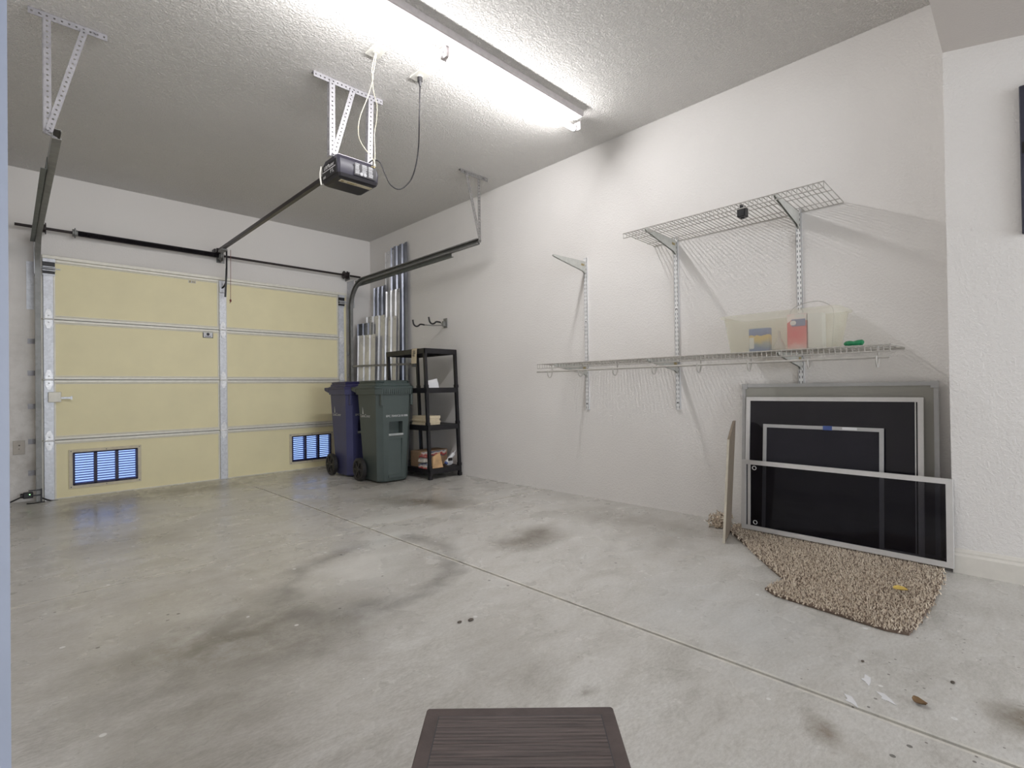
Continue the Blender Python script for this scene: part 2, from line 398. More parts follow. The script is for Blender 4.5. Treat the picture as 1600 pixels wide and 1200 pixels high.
SPLIT = {'bolts': 'bolt', 'screws': 'screw', 'end_caps': 'end_cap', 'hanger_bolts': 'bolt', 'terminal_screws': 'screw', 'corner_keys': 'corner_key',
         'key_holes': 'key_hole', 'front_ribs': 'rib', 'sockets': 'socket_hole', 'handle': 'handle', 'lead': 'lead', 'mounting_arm': 'mounting_arm', 'spokes': 'spoke'}
def obj(name, b, m, parent=None, smooth=False, local=False, mods=()):
    if name in SPLIT:
        bm = b.bm if isinstance(b, B) else b
        bm.verts.ensure_lookup_table(); todo = set(bm.verts); res = None
        isl = []
        while todo:
            st_ = [todo.pop()]; cur = set(st_)
            while st_:
                v = st_.pop()
                for e in v.link_edges:
                    w = e.other_vert(v)
                    if w in todo: todo.discard(w); cur.add(w); st_.append(w)
            isl.append(cur)
        for cur in isl:
            nb = bmesh.new(); mp = {v: nb.verts.new(v.co) for v in cur}
            for fc in bm.faces:
                if fc.verts[0] in cur: nb.faces.new([mp[v] for v in fc.verts])
            res = obj_(SPLIT[name], nb, m, parent, smooth, local)
        bm.free(); return res
    return obj_(name, b, m, parent, smooth, local)
def obj_(name, b, m, parent=None, smooth=False, local=False):
    me = bpy.data.meshes.new(name)
    bm = b.bm if isinstance(b, B) else b
    if parent is not None and not local:
        bm.transform(WM[parent].inverted())
    bmesh.ops.recalc_face_normals(bm, faces=bm.faces)
    if smooth is not False:
        ang = math.radians(40 if smooth is True else smooth)
        for fc in bm.faces: fc.smooth = True
        for e in bm.edges:
            if len(e.link_faces) == 2 and e.calc_face_angle(0) > ang: e.smooth = False
    bm.to_mesh(me); bm.free()
    me.materials.append(M[m] if isinstance(m, str) else m)
    o = bpy.data.objects.new(name, me); COL.objects.link(o)
    if parent is not None: o.parent = parent
    WM[o] = WM[parent].copy() if parent is not None else Matrix.Identity(4)
    return o
WM = {}
def tag(o, label=None, cat=None, group=None, kind=None):
    if label: o['label'] = label
    if cat: o['category'] = cat
    if group: o['group'] = group
    if kind: o['kind'] = kind
    return o
def thing(name, label, cat, loc=(0, 0, 0), rotz=0, group=None, kind=None):
    o = bpy.data.objects.new(name, None); COL.objects.link(o); o.empty_display_size = .05
    o.location = loc; o.rotation_euler = (0, 0, rotz)
    WM[o] = Matrix.Translation(loc) @ Matrix.Rotation(rotz, 4, 'Z')
    return tag(o, label, cat, group, kind)
def single(name, b, m, label, cat, group=None, smooth=False, origin=None):
    o = obj(name, b, m, None, smooth)
    if origin:
        o.data.transform(Matrix.Translation(-Vector(origin))); o.location = origin; WM[o] = Matrix.Translation(origin)
    return tag(o, label, cat, group)
def struct(name, b, m, label=None, smooth=False):
    return tag(obj(name, b, m, None, smooth), label, None, None, 'structure')
def text_bm(txt, size, mat4, ext=.0006):
    c = bpy.data.curves.new('txt', 'FONT'); c.body = txt; c.size = size; c.extrude = ext; c.align_x = 'CENTER'; c.align_y = 'CENTER'
    c.resolution_u = 2
    to = bpy.data.objects.new('txt', c); COL.objects.link(to)
    dg = bpy.context.evaluated_depsgraph_get(); me = bpy.data.meshes.new_from_object(to.evaluated_get(dg))
    b = B(); b.bm.from_mesh(me); bpy.data.objects.remove(to); bpy.data.meshes.remove(me); bpy.data.curves.remove(c)
    b.bm.transform(mat4); return b
def basis(o, x, y):   # local x,y axes -> world matrix
    x, y = Vector(x).normalized(), Vector(y).normalized(); z = x.cross(y)
    return Matrix(((x.x, y.x, z.x, o[0]), (x.y, y.y, z.y, o[1]), (x.z, y.z, z.z, o[2]), (0, 0, 0, 1)))

# ------------------------------------------------------------------ room shell
JX, JY = 1.689, 3.07
def slab(b, x0, x1, y0, y1):
    ys = [y0] + ([5.0] if y0 < 5.0 < y1 else []) + [min(y1, 6.03)] + ([y1] if y1 > 6.03 else [])
    def zt(y): return 0 if y <= 5.0 else -.0247*min(1, (y-5.0)/1.03)
    for a, c in zip(ys, ys[1:]):
        b.hexa([(x0, a, -.12), (x1, a, -.12), (x1, c, -.12), (x0, c, -.12), (x0, a, zt(a)), (x1, a, zt(a)), (x1, c, zt(c)), (x0, c, zt(c))])
b = B()
g = .006
for xa, xb in ((-.5, JX-g), (JX+g, 4.0)):
    for ya, yb in ((-5.0, JY-g*.7), (JY+g*.7, 6.3)): slab(b, xa, xb, ya, yb)
b.box(-.5, 4.0, -5.0, 6.3, -.13, -.010)
struct('floor', b, 'floor', 'stained grey concrete garage floor with crossing control joints')
struct('ceiling', B().box(-.3, 3.7, .20, 6.3, H, H+.1), 'ceiling', 'textured off-white garage ceiling')
OPX0, OPX1, OPZ = .27, 2.98, 2.09
struct('wall_front', B().plate((-.3, 3.7), (-.12, H), [(OPX0, OPX1, -.12, OPZ)], D, D+.2), 'wallfront', 'painted wall around the garage door')
struct('wall_right', B().box(W, W+.25, .25, 6.3, -.1, H), 'wall', 'long off-white textured wall with shelving')
struct('wall_left', B().box(-.30, -.14, -5.0, 6.3, -.1, H), 'wall')
JW = 3.232
b = B(); b.box(JW, W+.25, -5.0, .262, -.1, H)
struct('wall_right_return', b, 'wall', 'nearer section of right wall past the corner')
b = B()
def zs(y): return 2.506+.19*(y-.24)
b.hexa([(-.3, -5.0, 2.30), (JW, -5.0, 2.30), (JW, -.8, zs(-.8)), (-.3, -.8, zs(-.8)), (-.3, -5.0, H), (JW, -5.0, H), (JW, -.8, H), (-.3, -.8, H)])
b.hexa([(-.3, -.8, zs(-.8)), (JW, -.8, zs(-.8)), (JW, .262, zs(.262)), (-.3, .262, zs(.262)), (-.3, -.8, H), (JW, -.8, H), (JW, .262, H), (-.3, .262, H)])
struct('ceiling_soffit', b, 'soffit', 'lower ceiling over the near end of the garage')
b = B(); b.plate((-.3, 3.7), (-.1, H), [(.3, 2.9, .2, 2.1)], -5.15, -5.0); struct('wall_back', b, 'wall')
fill_pn = struct('fill_light_panel', B().box(.3, 2.9, -5.12, -5.10, .2, 2.1), 'trim', 'wide glowing panel added unseen behind the camera as fill light')  # unseen emissive panel, added to fill the room with light
fill_pn.data.materials.append(M['pane'])
for p_ in fill_pn.data.polygons:
    if p_.normal.y > .9: p_.material_index = 1
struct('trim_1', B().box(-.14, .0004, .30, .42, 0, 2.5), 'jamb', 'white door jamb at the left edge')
prof = [(0, 0), (.016, 0), (.016, .083), (.010, .094), (.010, .102), (.004, .116), (0, .116)]
b = B(); b.loft([[(JW-a, y, z) for a, z in prof] for y in (-5.0, .262)])
struct('baseboard_right', b, 'trim', 'cream moulded baseboard on the nearer right wall')
struct('ground_outside', B().box(-8, 12, 6.32, 25, -.3, -.05), simple('driveway_concrete', (200, 198, 192), .8))

# ------------------------------------------------------------------ garage door
door = tag(thing('door_1', 'cream insulated sectional garage door with steel stiles and two louvered vents', 'garage door', (1.62, 6.06, -.0247)), kind='structure')
ZB = -.0247; SH = .5335
DX0, DX1 = .215, 3.045
vents = [(.415, .885, .095+0, .385), (2.355, 2.825, .09, .383)]
stx = [(.221, .290), (1.600, 1.667), (2.935, 3.004)]
for i in range(4):
    z0, z1 = ZB+i*SH, ZB+(i+1)*SH
    holes = [v for v in vents] if i == 0 else []
    sec = obj('section', B().plate((DX0, DX1), (z0, z1), holes, DD+.014, D-.006), 'cream', door)
    b = B()
    for (xa, xb) in ((stx[0][1], stx[1][0]), (stx[1][1], stx[2][0])):
        if i > 0:
            b.box(xa, xb, DD+.001, DD+.02, z0+.0025, z0+.026, .002, 1); b.box(xa, xb, DD+.005, DD+.02, z0+.030, z0+.036)
        b.box(xa, xb, DD+.001, DD+.02, z1-.026, z1-.0025, .002, 1); b.box(xa, xb, DD+.005, DD+.02, z1-.036, z1-.030)
        if i == 0: b.box(xa, xb, DD+.004, DD+.02, z0+.002, z0+.02)
    for (xa, xb) in stx: b.box(xa-.012, xb+.012, DD+.008, DD+.02, z0+.004, z1-.004)
    obj('rail', b, 'railwhite', sec)
    if i < 3: obj('seam', B().box(stx[0][1], stx[2][0], DD+.006, DD+.0135, z1-.002, z1+.002), 'darkink', door)
    for (xa, xb) in stx:
        b = B().box(xa, xb, DD-.012, DD+.006, z0+.006, z1-.006, .003, 1)
        st = obj('stile', b, 'galv', sec)
    if i < 3:
        for (xa, xb) in stx:
            xc = (xa+xb)/2; b = B(); w_ = .026
            for sg in (1, -1):
                pts = [(-w_, .004), (w_, .004), (w_*.92, .045), (w_*.35, .085), (-w_*.35, .085), (-w_*.92, .045)]
                ring = [(xc+a, z1+sg*c) for a, c in pts]
                b.loft([[(x, DD-.020, z) for x, z in ring], [(x, DD-.012, z) for x, z in ring]])
                b.cyl((xc, DD-.020, z1+sg*.03), (xc, DD-.016, z1+sg*.03), .005, 8)
            b.cyl((xc-.036, DD-.022, z1), (xc+.036, DD-.022, z1), .0065, 8)
            obj('hinge', b, 'hinge', door, True)
# top astragal strip above the upper section
obj('top_strut', B().box(DX0, DX1, DD-.004, DD+.05, ZB+4*SH, ZB+4*SH+.03, .003, 1), 'railwhite', door)
# roller brackets
for xa, xb in (stx[0], stx[2]):
    b = B(); zt = ZB+4*SH
    b.box(xa-.004, xb+.012, DD-.03, DD-.012, zt-.035, zt-.004, .002, 1)
    b.box(xa-.004, xb+.012, DD-.05, DD-.012, zt-.085, zt-.078); b.box(xa-.004, xb+.012, DD-.05, DD-.012, zt-.115, zt-.108)
    b.box(xa-.004, xb+.012, DD-.02, DD-.012, zt-.150, zt-.138)
    br = obj('roller_bracket', b, 'galv', door)
    obj('bracket_back', B().box(xa-.002, xb+.010, DD-.016, DD-.011, zt-.14, zt-.03), 'black', br)
    sx = -1 if xa < 1 else 1; xr = xa if sx < 0 else xb
    obj('roller', B().cyl((xa-.03 if sx < 0 else xa, DD-.045, zt-.095), (xb+.045 if sx < 0 else xb+.03, DD-.045, zt-.095), .005, 8), 'galv', br)
# slide lock
b = B().box(.250, .335, DD-.035, DD-.014, .845, .935, .004, 2)
lk = obj('slide_lock', b, 'railwhite', door)
obj('lock_bolt', B().box(.335, .405, DD-.028, DD-.018, .872, .890).box(.398, .410, DD-.034, DD-.012, .866, .896), 'galv', lk)
# stickers
stk = obj('caution_sticker', B().box(1.325, 1.39, DD+.009, DD+.0139, 2.045, 2.068), 'paper', door)
obj('print', B().box(1.352, 1.386, DD+.007, DD+.009, 2.058, 2.064).box(1.352, 1.386, DD+.007, DD+.009, 2.048, 2.054).box(1.330, 1.345, DD+.007, DD+.009, 2.047, 2.066), 'oldtape', stk)
stk = obj('rating_plate', B().box(1.450, 1.545, DD+.009, DD+.0139, 1.485, 1.553), 'darkink', door)
obj('plate_face', B().box(1.456, 1.539, DD+.006, DD+.009, 1.491, 1.547), 'paper', stk)
obj('plate_emblem', B().cyl((1.497, DD+.0055, 1.524), (1.497, DD+.006, 1.524), .015, 16).box(1.47, 1.525, DD+.005, DD+.006, 1.499, 1.504), 'darkink', stk)
# vents
for (xa, xb, za, zb) in vents:
    v = obj('vent', B().plate((xa-.03, xb+.03), (za-.03, zb+.03), [(xa, xb, za, zb)], DD+.004, DD+.014), 'ventflange', door)
    b = B(); t = .012
    cols = [xa+t+.0, xa+(xb-xa)/3, xa+2*(xb-xa)/3, xb-t]
    b.box(xa-.004, xa+t, DD+.002, DD+.05, za, zb); b.box(xb-t, xb+.004, DD+.002, DD+.05, za, zb)
    b.box(xa, xb, DD+.002, DD+.05, zb-.010, zb+.004); b.box(xa, xb, DD+.002, DD+.05, za-.004, za+.010)
    for k in (1, 2): b.box(cols[k]-.012, cols[k]+.012, DD+.002, DD+.05, za, zb)
    obj('vent_frame', b, 'ventframe', v)
    n = 12; pz = (zb-za-.02)/n; b = B()
    for c0, c1 in ((xa+t, cols[1]-.012), (cols[1]+.012, cols[2]-.012), (cols[2]+.012, xb-t)):
        for k in range(n):
            z = za+.010+k*pz
            # each louver slopes down to the outside, leaving an open slit
            b.hexa([(c0, DD+.008, z+pz*.12), (c1, DD+.008, z+pz*.12), (c1, DD+.035, z), (c0, DD+.035, z),
                    (c0, DD+.008, z+pz*.60), (c1, DD+.008, z+pz*.60), (c1, DD+.035, z+pz*.46), (c0, DD+.035, z+pz*.46)])
    obj('louvers', b, 'louver', v)
    b = B()
    for sx in (xa-.015, (xa+xb)/2, xb+.015):
        for sz in (za-.015, zb+.015): b.cyl((sx, DD+.001, sz), (sx, DD+.005, sz), .004, 8)
    obj('screws', b, 'ventframe', v)

# ------------------------------------------------------------------ door tracks
def track(name, label, xin, xout, hang_dx, group):
    # xin: inner (door side) x, xout: web x
    s = 1 if xout > xin else -1
    t = thing(name, label, 'door track', ((xin+xout)/2, 6.0, 0), 0, group)
    yv, zh, R_ = 5.985, 2.262, .33
    path = [(Vector((0, yv, -.02)), None)]
    frames = []
    def fr(P, n): return (Vector(P), Vector((1, 0, 0)), Vector(n))
    frames.append(fr((0, yv, .0 if True else 0), (0, -1, 0)))
    frames.append(fr((0, yv, zh-R_), (0, -1, 0)))
    for k in range(1, 13):
        a = math.pi/2*k/12
        frames.append(fr((0, yv-R_*(1-math.cos(a)), zh-R_+R_*math.sin(a)), (0, -math.cos(a), -math.sin(a))))
    hz0 = len(frames)
    th = .003; d = abs(xout-xin); hw = .026
    # C profile as thin closed outline
    pr_ = [(xout, -hw), (xin, -hw), (xin, -hw+.010), (xin+s*th, -hw+.010), (xin+s*th, -hw+th), (xout-s*th, -hw+th), (xout-s*th, hw-th),
           (xin+s*th, hw-th), (xin+s*th, hw-.010), (xin, hw-.010), (xin, hw), (xout, hw)]
    obj('vertical_rail', B().sweep(pr_, frames), 'track', t, True)
    fr2 = [frames[-1], fr((0, 3.525, zh+.004), (0, 0, -1))]
    hr = obj('horizontal_rail', B().sweep(pr_, fr2), 'track', t)
    b = B(); b.box(min(xout+s*.001, xout+s*.004), max(xout+s*.001, xout+s*.004), 3.95, 5.9, zh-.052, zh+.02)
    b.box(min(xout, xout+s*.03), max(xout, xout+s*.03), 3.95, 5.9, zh-.052, zh-.049)
    obj('reinforcing_angle', b, 'trackdark', t)
    # flag bracket by the shaft and jamb angle
    b = B().box(min(xout+s*.001, xout+s*.004), max(xout+s*.001, xout+s*.004), 5.93, D-.001, 1.95, 2.30)
    b.box(min(xout, xout+s*.05), max(xout, xout+s*.028), D-.005, D-.001, 1.66, 2.08)
    obj('flag_bracket', b, 'galv', t)
    for z in (1.381, 1.102, .812, .505, .232):
        b = B().box(min(xout-s*.0, xout-s*.004), max(xout, xout-s*.004), yv-.01, D-.001, z-.02, z+.02)
        b.box(min(xout, xout+s*.045), max(xout, xout+s*.045), D-.005, D-.001, z-.022, z+.022)
        b.cyl((xout+s*.028, D-.010, z), (xout+s*.028, D-.004, z), .007, 8)
        obj('wall_clip', b, 'galv' if s > 0 else 'strap', t)
    # ceiling hanger: perforated angle plus two straps
    hm = 'strap' if s < 0 else 'strapold'
    x0, x1 = hang_dx; yh = 3.525
    xr = (xin+xout)/2
    b = B().strap((x0, yh, H-.018), (x1, yh, H-.018), (0, 0, 1), .034, .003, .028, .005)
    b.strap((x0, yh+.017, H-.0025), (x1, yh+.017, H-.0025), (0, 1, 0), .034, .003, .028, .005)
    hg = obj('hanger_angle', b, hm, t)
    xs_ = (xr-.035) if s < 0 else (xr+.012)
    b = B().strap((xs_, yh-.004, H-.03), (xs_, yh-.004, zh+.0), (1, 0, 0), .030, .003, .028, .005)
    b.strap((xs_+s*.017, yh+.012, H-.03), (xs_+s*.017, yh+.012, zh+.0), (0, 1, 0), .030, .003, .028, .005)
    obj('hanger_strap', b, hm, t)
    xd = .30 if s < 0 else 2.94
    b = B().strap((xd, yh-.009, H-.025), (xs_+.004, yh-.009, zh+.005), (1, 0, 0), .030, .003, .028, .005)
    obj('hanger_strap', b, hm, t)
    b = B().cyl((xs_, yh-.02, zh+.012), (xs_, yh+.03, zh+.012), .007, 8).cyl((xs_-.012, yh-.016, zh-.008), (xr, yh+.03, zh-.008), .006, 8)
    b.cyl((x0+.05, yh-.012, H-.018), (x0+.05, yh, H-.018), .006, 8).cyl((x1-.05, yh-.012, H-.018), (x1-.05, yh, H-.018), .006, 8)
    obj('bolts', b, hm, t)
    return t
track('door_track', 'left galvanised garage door track hung from ceiling by bright perforated straps', .205, .168, (.079, .397), 'garage door tracks')
track('door_track', 'right galvanised door track curving out along the shelving wall', 3.062, 3.098, (2.882, 3.204), 'garage door tracks')

# ------------------------------------------------------------------ torsion shaft
SY, SZ = D-.088, 2.368
t = thing('torsion_shaft', 'dark steel torsion shaft with long spring above the garage door', 'torsion spring', (1.6, SY, SZ))
obj('shaft', B().cyl((.045, SY, SZ), (3.237, SY, SZ), .0125, 14), 'shaft', t, True)
b = B(); r = .027; n = 110; x0, x1 = .45, 1.60
rings = []
for k in range(n*2+1):
    x = x0+(x1-x0)*k/(n*2); rr = r if k % 2 else r-.0035
    rings.append([(x, SY+rr*math.cos(a), SZ+rr*math.sin(a)) for a in [2*math.pi*j/14 for j in range(14)]])
b.loft(rings); obj('spring', b, 'spring', t, 60)
for xc, rr in ((.437, .034), (1.615, .040)):
    obj('spring_cone', B().cyl((xc-.018, SY, SZ), (xc+.018, SY, SZ), rr, 14, rr*.8).cyl((xc-.004, SY, SZ), (xc+.004, SY, SZ), rr+.012, 6), 'track', t, True)
obj('centre_plate', B().box(1.634, 1.640, SY-.03, D-.001, SZ-.055, SZ+.045).box(1.60, 1.68, D-.006, D-.001, SZ-.06, SZ+.05), 'track', t)
for xc in (.218, 3.035):
    b = B().cyl((xc-.022, SY, SZ), (xc+.022, SY, SZ), .036, 20)
    for dx in (-.022, .022): b.cyl((xc+dx-.003, SY, SZ), (xc+dx+.003, SY, SZ), .050, 20)
    obj('cable_drum', b, 'shaft', t, True)
for xc in (.182, 3.075):
    obj('end_bearing_plate', B().box(xc-.002, xc+.002, SY-.035, D-.001, SZ-.06, SZ+.04), 'track', t)

# ------------------------------------------------------------------ opener
RX = 1.590; RZ = 2.405
t = thing('garage_door_opener', 'black ceiling-hung garage door opener with long rail', 'garage door opener', (RX, 3.07, 2.25))
bx0, bx1, by0, by1 = 1.452, 1.726, 2.958, 3.190
b = B()
def rrect(x0, x1, y0, y1, z, c):
    return [(x0+c, y0, z), (x1-c, y0, z), (x1, y0+c, z), (x1, y1-c, z), (x1-c, y1, z), (x0+c, y1, z), (x0, y1-c, z), (x0, y0+c, z)]
b.loft([rrect(bx0+.012, bx1-.012, by0+.012, by1-.01, 2.243, .01), rrect(bx0, bx1, by0, by1, 2.262, .012), rrect(bx0-.004, bx1+.004, by0-.006, by1+.004, 2.31, .014),
        rrect(bx0, bx1, by0+.006, by1, 2.355, .014), rrect(bx0+.01, bx1-.01, by0+.035, by1-.02, 2.388, .012)])
obj('motor_housing', b, 'openerbody', t, 25)
lens = obj('light_lens', B().loft([rrect(bx0+.02, bx1-.02, by0+.02, by1-.015, 2.236, .012), rrect(bx0+.006, bx1-.006, by0+.004, by1-.004, 2.243, .012), rrect(bx0-.001, bx1+.001, by0-.003, by1+.001, 2.262, .012)]), 'openerdark', t)
obj('rating_label', B().box(bx0+.035, bx1-.022, by0+.040, by0+.075, 2.2335, 2.2358), 'ventflange', lens)
obj('label_print', B().box(bx0+.045, bx0+.062, by0+.048, by0+.067, 2.2325, 2.2335).box(bx0+.085, bx0+.15, by0+.050, by0+.056, 2.2325, 2.2335).box(bx0+.085, bx0+.135, by0+.060, by0+.066, 2.2325, 2.2335), 'oldtape', lens)
obj('end_trim', B().tube([(bx0-.003, by1+.002, 2.245), (bx0-.009, by1+.004, 2.29), (bx0-.009, by1+.004, 2.32), (bx0-.003, by1+.002, 2.362)], .006, 8, 3), 'whiteplastic', t, True)
side = obj('side_panel', B().box(bx0-.006, bx0-.002, by0+.016, by1-.018, 2.262, 2.352, .001, 1), 'black', t)
mt = basis((bx0-.0068, (by0+by1)/2+.002, 2.330), (0, -1, 0), (0, 0, 1))
obj('lettering', text_bm('LiftMaster', .034, mt, .0004), 'ink', side)
b = B().box(bx0-.0072, bx0-.0062, by0+.03, by1-.025, 2.306, 2.311)
obj('underline', b, 'ink', side)
obj('lettering', text_bm('P 5,', .032, basis((bx0-.0068, by0+.075, 2.288), (0, -1, 0), (0, 0, 1)), .0004), 'ink', side)
obj('lettering', text_bm('1355', .02, basis((bx0-.0068, by1-.05, 2.273), (0, -1, 0), (0, 0, 1)), .0004), 'ink', side)
bp = obj('rear_label', B().hexa([(bx0+.10, by0-.0075, 2.268), (bx1-.02, by0-.0075, 2.268), (bx1-.02, by0-.0075, 2.31), (bx0+.10, by0-.0075, 2.31),
                                 (bx0+.10, by0-.0085, 2.268), (bx1-.02, by0-.0085, 2.268), (bx1-.02, by0-.0085, 2.345), (bx0+.10, by0-.0085, 2.345)]), 'openerdark', t)
b = B()
for cx, w_ in ((bx0+.125, .036), (bx0+.172, .036), (bx0+.216, .034)):
    z = 2.345
    while z > 2.275:
        ww = w_*random.uniform(.7, 1); hh = random.choice((.003, .003, .006))
        if not (bx0+.13 < cx < bx0+.2 and z < 2.292): b.box(cx-w_/2, cx-w_/2+ww, by0-.0100, by0-.0084, z-hh, z)
        z -= hh+.0025
for cx in (bx0+.150, bx0+.175): b.cyl((cx, by0-.0100, 2.283), (cx, by0-.0084, 2.283), .011, 14)
obj('label_text', b, 'inkdim', bp)
obj('terminal_screws', B().cyl((bx1-.035, by0-.014, 2.352), (bx1-.035, by0, 2.352), .005, 8).cyl((bx1-.05, by0-.012, 2.354), (bx1-.05, by0, 2.354), .004, 8), 'oldtape', t)
obj('top_plate', B().box(bx0+.02, bx1-.02, by0+.04, by1-.02, 2.386, 2.394), 'strap', t)
b = B().box(RX-.016, RX+.016, 3.10, 5.98, RZ-.016, RZ+.016, .002, 1)
rl = obj('rail', b, 'rail', t)
obj('rail_end', B().box(RX-.026, RX+.022, 5.95, 6.03, RZ-.02, RZ+.022, .003, 1).cyl((RX, 6.0, RZ-.025), (RX, 6.0, RZ+.03), .02, 12).box(RX-.03, RX+.03, 6.03, D-.001, RZ-.03, RZ+.03), 'rail', rl)
obj('trolley', B().box(RX-.028, RX+.028, 5.78, 5.90, RZ-.034, RZ-.014, .003, 1), 'track', rl)
obj('arm', B().tube([(1.628, 5.85, 2.395), (1.640, 5.90, 2.176), (1.647, 5.95, 2.084), (1.640, 5.995, 2.038), (1.612, 6.015, 2.010)], .0085, 8, 4).beam((1.640, 5.9, 2.215), (1.634, 5.93, 1.916), .018, .005, (0, 1, 0)), 'black', t, True)
obj('arm_bracket', B().box(1.60, 1.662, DD-.030, DD-.012, 1.97, 2.03, .003, 1).cyl((1.60, DD-.02, 2.005), (1.66, DD-.02, 2.005), .006, 8), 'galv', t)
pc = obj('release_cord', B().tube([(1.652, 5.8, 2.39), (1.650, 5.8, 2.1), (1.647, 5.8, 1.862)], .0022, 6), 'red', t)
obj('cord_knot', B().sphere((1.647, 5.8, 1.862), .010, (1, 1, 1.6), 8).tube([(1.647, 5.8, 1.85), (1.64, 5.8, 1.835)], .003, 6), 'red', pc)
yh = 3.05
b = B().strap((1.343, yh, H-.018), (1.82, yh, H-.018), (0, 0, 1), .034, .003, .028, .005)
b.strap((1.343, yh+.017, H-.0025), (1.82, yh+.017, H-.0025), (0, 1, 0), .034, .003, .028, .005)
obj('hanger_angle', b, 'strap', t)
for xa, xb in ((1.460, 1.455), (1.730, 1.715), (1.598, 1.462)):
    dy = .004 if abs(xa-xb) > .1 else 0
    b = B().strap((xa, yh-.005-dy, H-.025), (xb, yh-.005-dy, 2.385), (1, 0, 0), .036, .003, .028, .005)
    sg = 1 if xb > 1.6 or abs(xa-xb) > .1 else -1
    sg = 1 if abs(xa-xb) > .1 else -1
    b.strap((xa+sg*.017, yh+.012-dy, H-.025), (xb+sg*.017, yh+.012-dy, 2.385), (0, 1, 0), .032, .003, .028, .005)
    obj('hanger_strap', b, 'strap', t)
obj('hanger_bolts', B().cyl((1.458, yh-.02, 2.40), (1.458, yh+.02, 2.40), .007, 8).cyl((1.49, yh-.02, 2.395), (1.49, yh+.02, 2.395), .007, 8).cyl((1.716, yh-.02, 2.41), (1.716, yh+.02, 2.41), .007, 8), 'strap', t)

# ceiling outlets and cords
def wall_plate(name, label, x0, x1, y0, y1, extra):
    t = thing(name, label, 'outlet', ((x0+x1)/2, (y0+y1)/2, H))
    obj('cover_plate', B().box(x0, x1, y0, y1, H-.008, H-.0002, .002, 1), 'whiteplastic', t)
    obj('socket', B().cyl(((x0+x1)/2, (y0+y1)/2, H-.012), ((x0+x1)/2, (y0+y1)/2, H-.007), .017, 16), 'whiteplastic', t)
    return t
wall_plate('ceiling_outlet', 'square white ceiling plate with cream bell wires hanging from it', 1.490, 1.572, 2.575, 2.685, 0)
wall_plate('ceiling_outlet', 'square white ceiling outlet with the black cord plugged in', 1.805, 1.887, 2.590, 2.705, 1)
single('bell_wire', B().tube([(1.525, 2.63, H-.009), (1.541, 2.7, 2.806), (1.560, 2.72, 2.778), (1.570, 2.8, 2.707), (1.556, 2.88, 2.596), (1.568, 2.92, 2.515), (1.607, 2.94, 2.465), (1.686, 2.952, 2.405), (1.70, 2.948, 2.36)], .0028, 6, 5).tube(
    [(1.533, 2.63, H-.009), (1.547, 2.68, 2.819), (1.556, 2.72, 2.776), (1.598, 2.78, 2.730), (1.654, 2.84, 2.697), (1.683, 2.9, 2.629), (1.692, 2.94, 2.568), (1.700, 2.952, 2.432), (1.690, 2.948, 2.36)], .0028, 6, 5),
    'bell', 'loose pair of thin cream wires dropping from ceiling plate to opener', 'wire', None, True, (1.53, 2.63, H-.01))
t = thing('power_cord', 'black power cord looping from ceiling outlet down to the opener', 'power cord', (1.846, 2.648, H-.012))
obj('cable', B().tube([(1.849, 2.65, 2.83), (1.866, 2.68, 2.774), (1.887, 2.72, 2.634), (1.934, 2.8, 2.512), (1.941, 2.85, 2.394), (1.928, 2.9, 2.311), (1.869, 2.93, 2.253), (1.809, 2.945, 2.272), (1.779, 2.97, 2.351), (1.758, 2.99, 2.420), (1.72, 3.01, 2.43), (1.69, 3.03, 2.40)], .0042, 8, 5), 'cord', t, True)
obj('plug', B().cyl((1.846, 2.648, 2.870), (1.848, 2.65, 2.845), .016, 12).cyl((1.848, 2.65, 2.845), (1.85, 2.652, 2.815), .012, 12, .006), 'cord', t, True)

# ------------------------------------------------------------------ fluorescent fixture
t = thing('fluorescent_light', 'eight foot bare tube fluorescent strip light on the ceiling', 'ceiling light', (1.78, 2.24, H))
FX0, FX1 = .56, 2.93
b = B().loft([[(x, 2.190, H-.0002), (x, 2.198, 2.852), (x, 2.204, 2.846), (x, 2.272, 2.846), (x, 2.278, 2.852), (x, 2.286, H-.0002)] for x in (FX0, FX1)])
obj('housing', b, 'housing', t)
for xa, xb in ((FX0+.02, 1.762), (1.786, FX1+.045)):
    tb = obj('tube', B().cyl((xa+.008, 2.312, 2.815), (xb-.008, 2.312, 2.815), .019, 14), 'tube', t, True)
    obj('end_caps', B().cyl((xa, 2.312, 2.815), (xa+.012, 2.312, 2.815), .0195, 16).cyl((xb-.012, 2.312, 2.815), (xb, 2.312, 2.815), .0195, 16), 'galv', tb, True)
for sg in (1, -1):     # light of the two tubes, thrown down and to either side
    la = bpy.data.lights.new('tube_light', 'AREA'); la.shape = 'RECTANGLE'; la.size = 2.36; la.size_y = .012
    la.energy = TUBE_WATTS; la.color = (1.0, .99, .995)
    lo_ = bpy.data.objects.new('tube_light', la); COL.objects.link(lo_)
    a_ = math.radians(60)*sg
    lo_.location = (1.77, 2.312+.023*math.sin(a_), 2.815-.023*math.cos(a_)); lo_.rotation_euler = (a_, 0, 0)
for xc in (1.774,):
    obj('lamp_holder', B().box(xc-.012, xc+.012, 2.270, 2.322, 2.790, 2.856, .003, 1).cyl((xc-.02, 2.312, 2.798), (xc+.02, 2.312, 2.798), .010, 10).box(xc-.030, xc+.030, 2.306, 2.312, 2.828, 2.833), 'housing', t)
for xc in (FX0+.012, FX1+.050):
    obj('lamp_holder', B().box(xc-.006, xc+.006, 2.26, 2.322, 2.795, 2.856, .002, 1), 'housing', t)

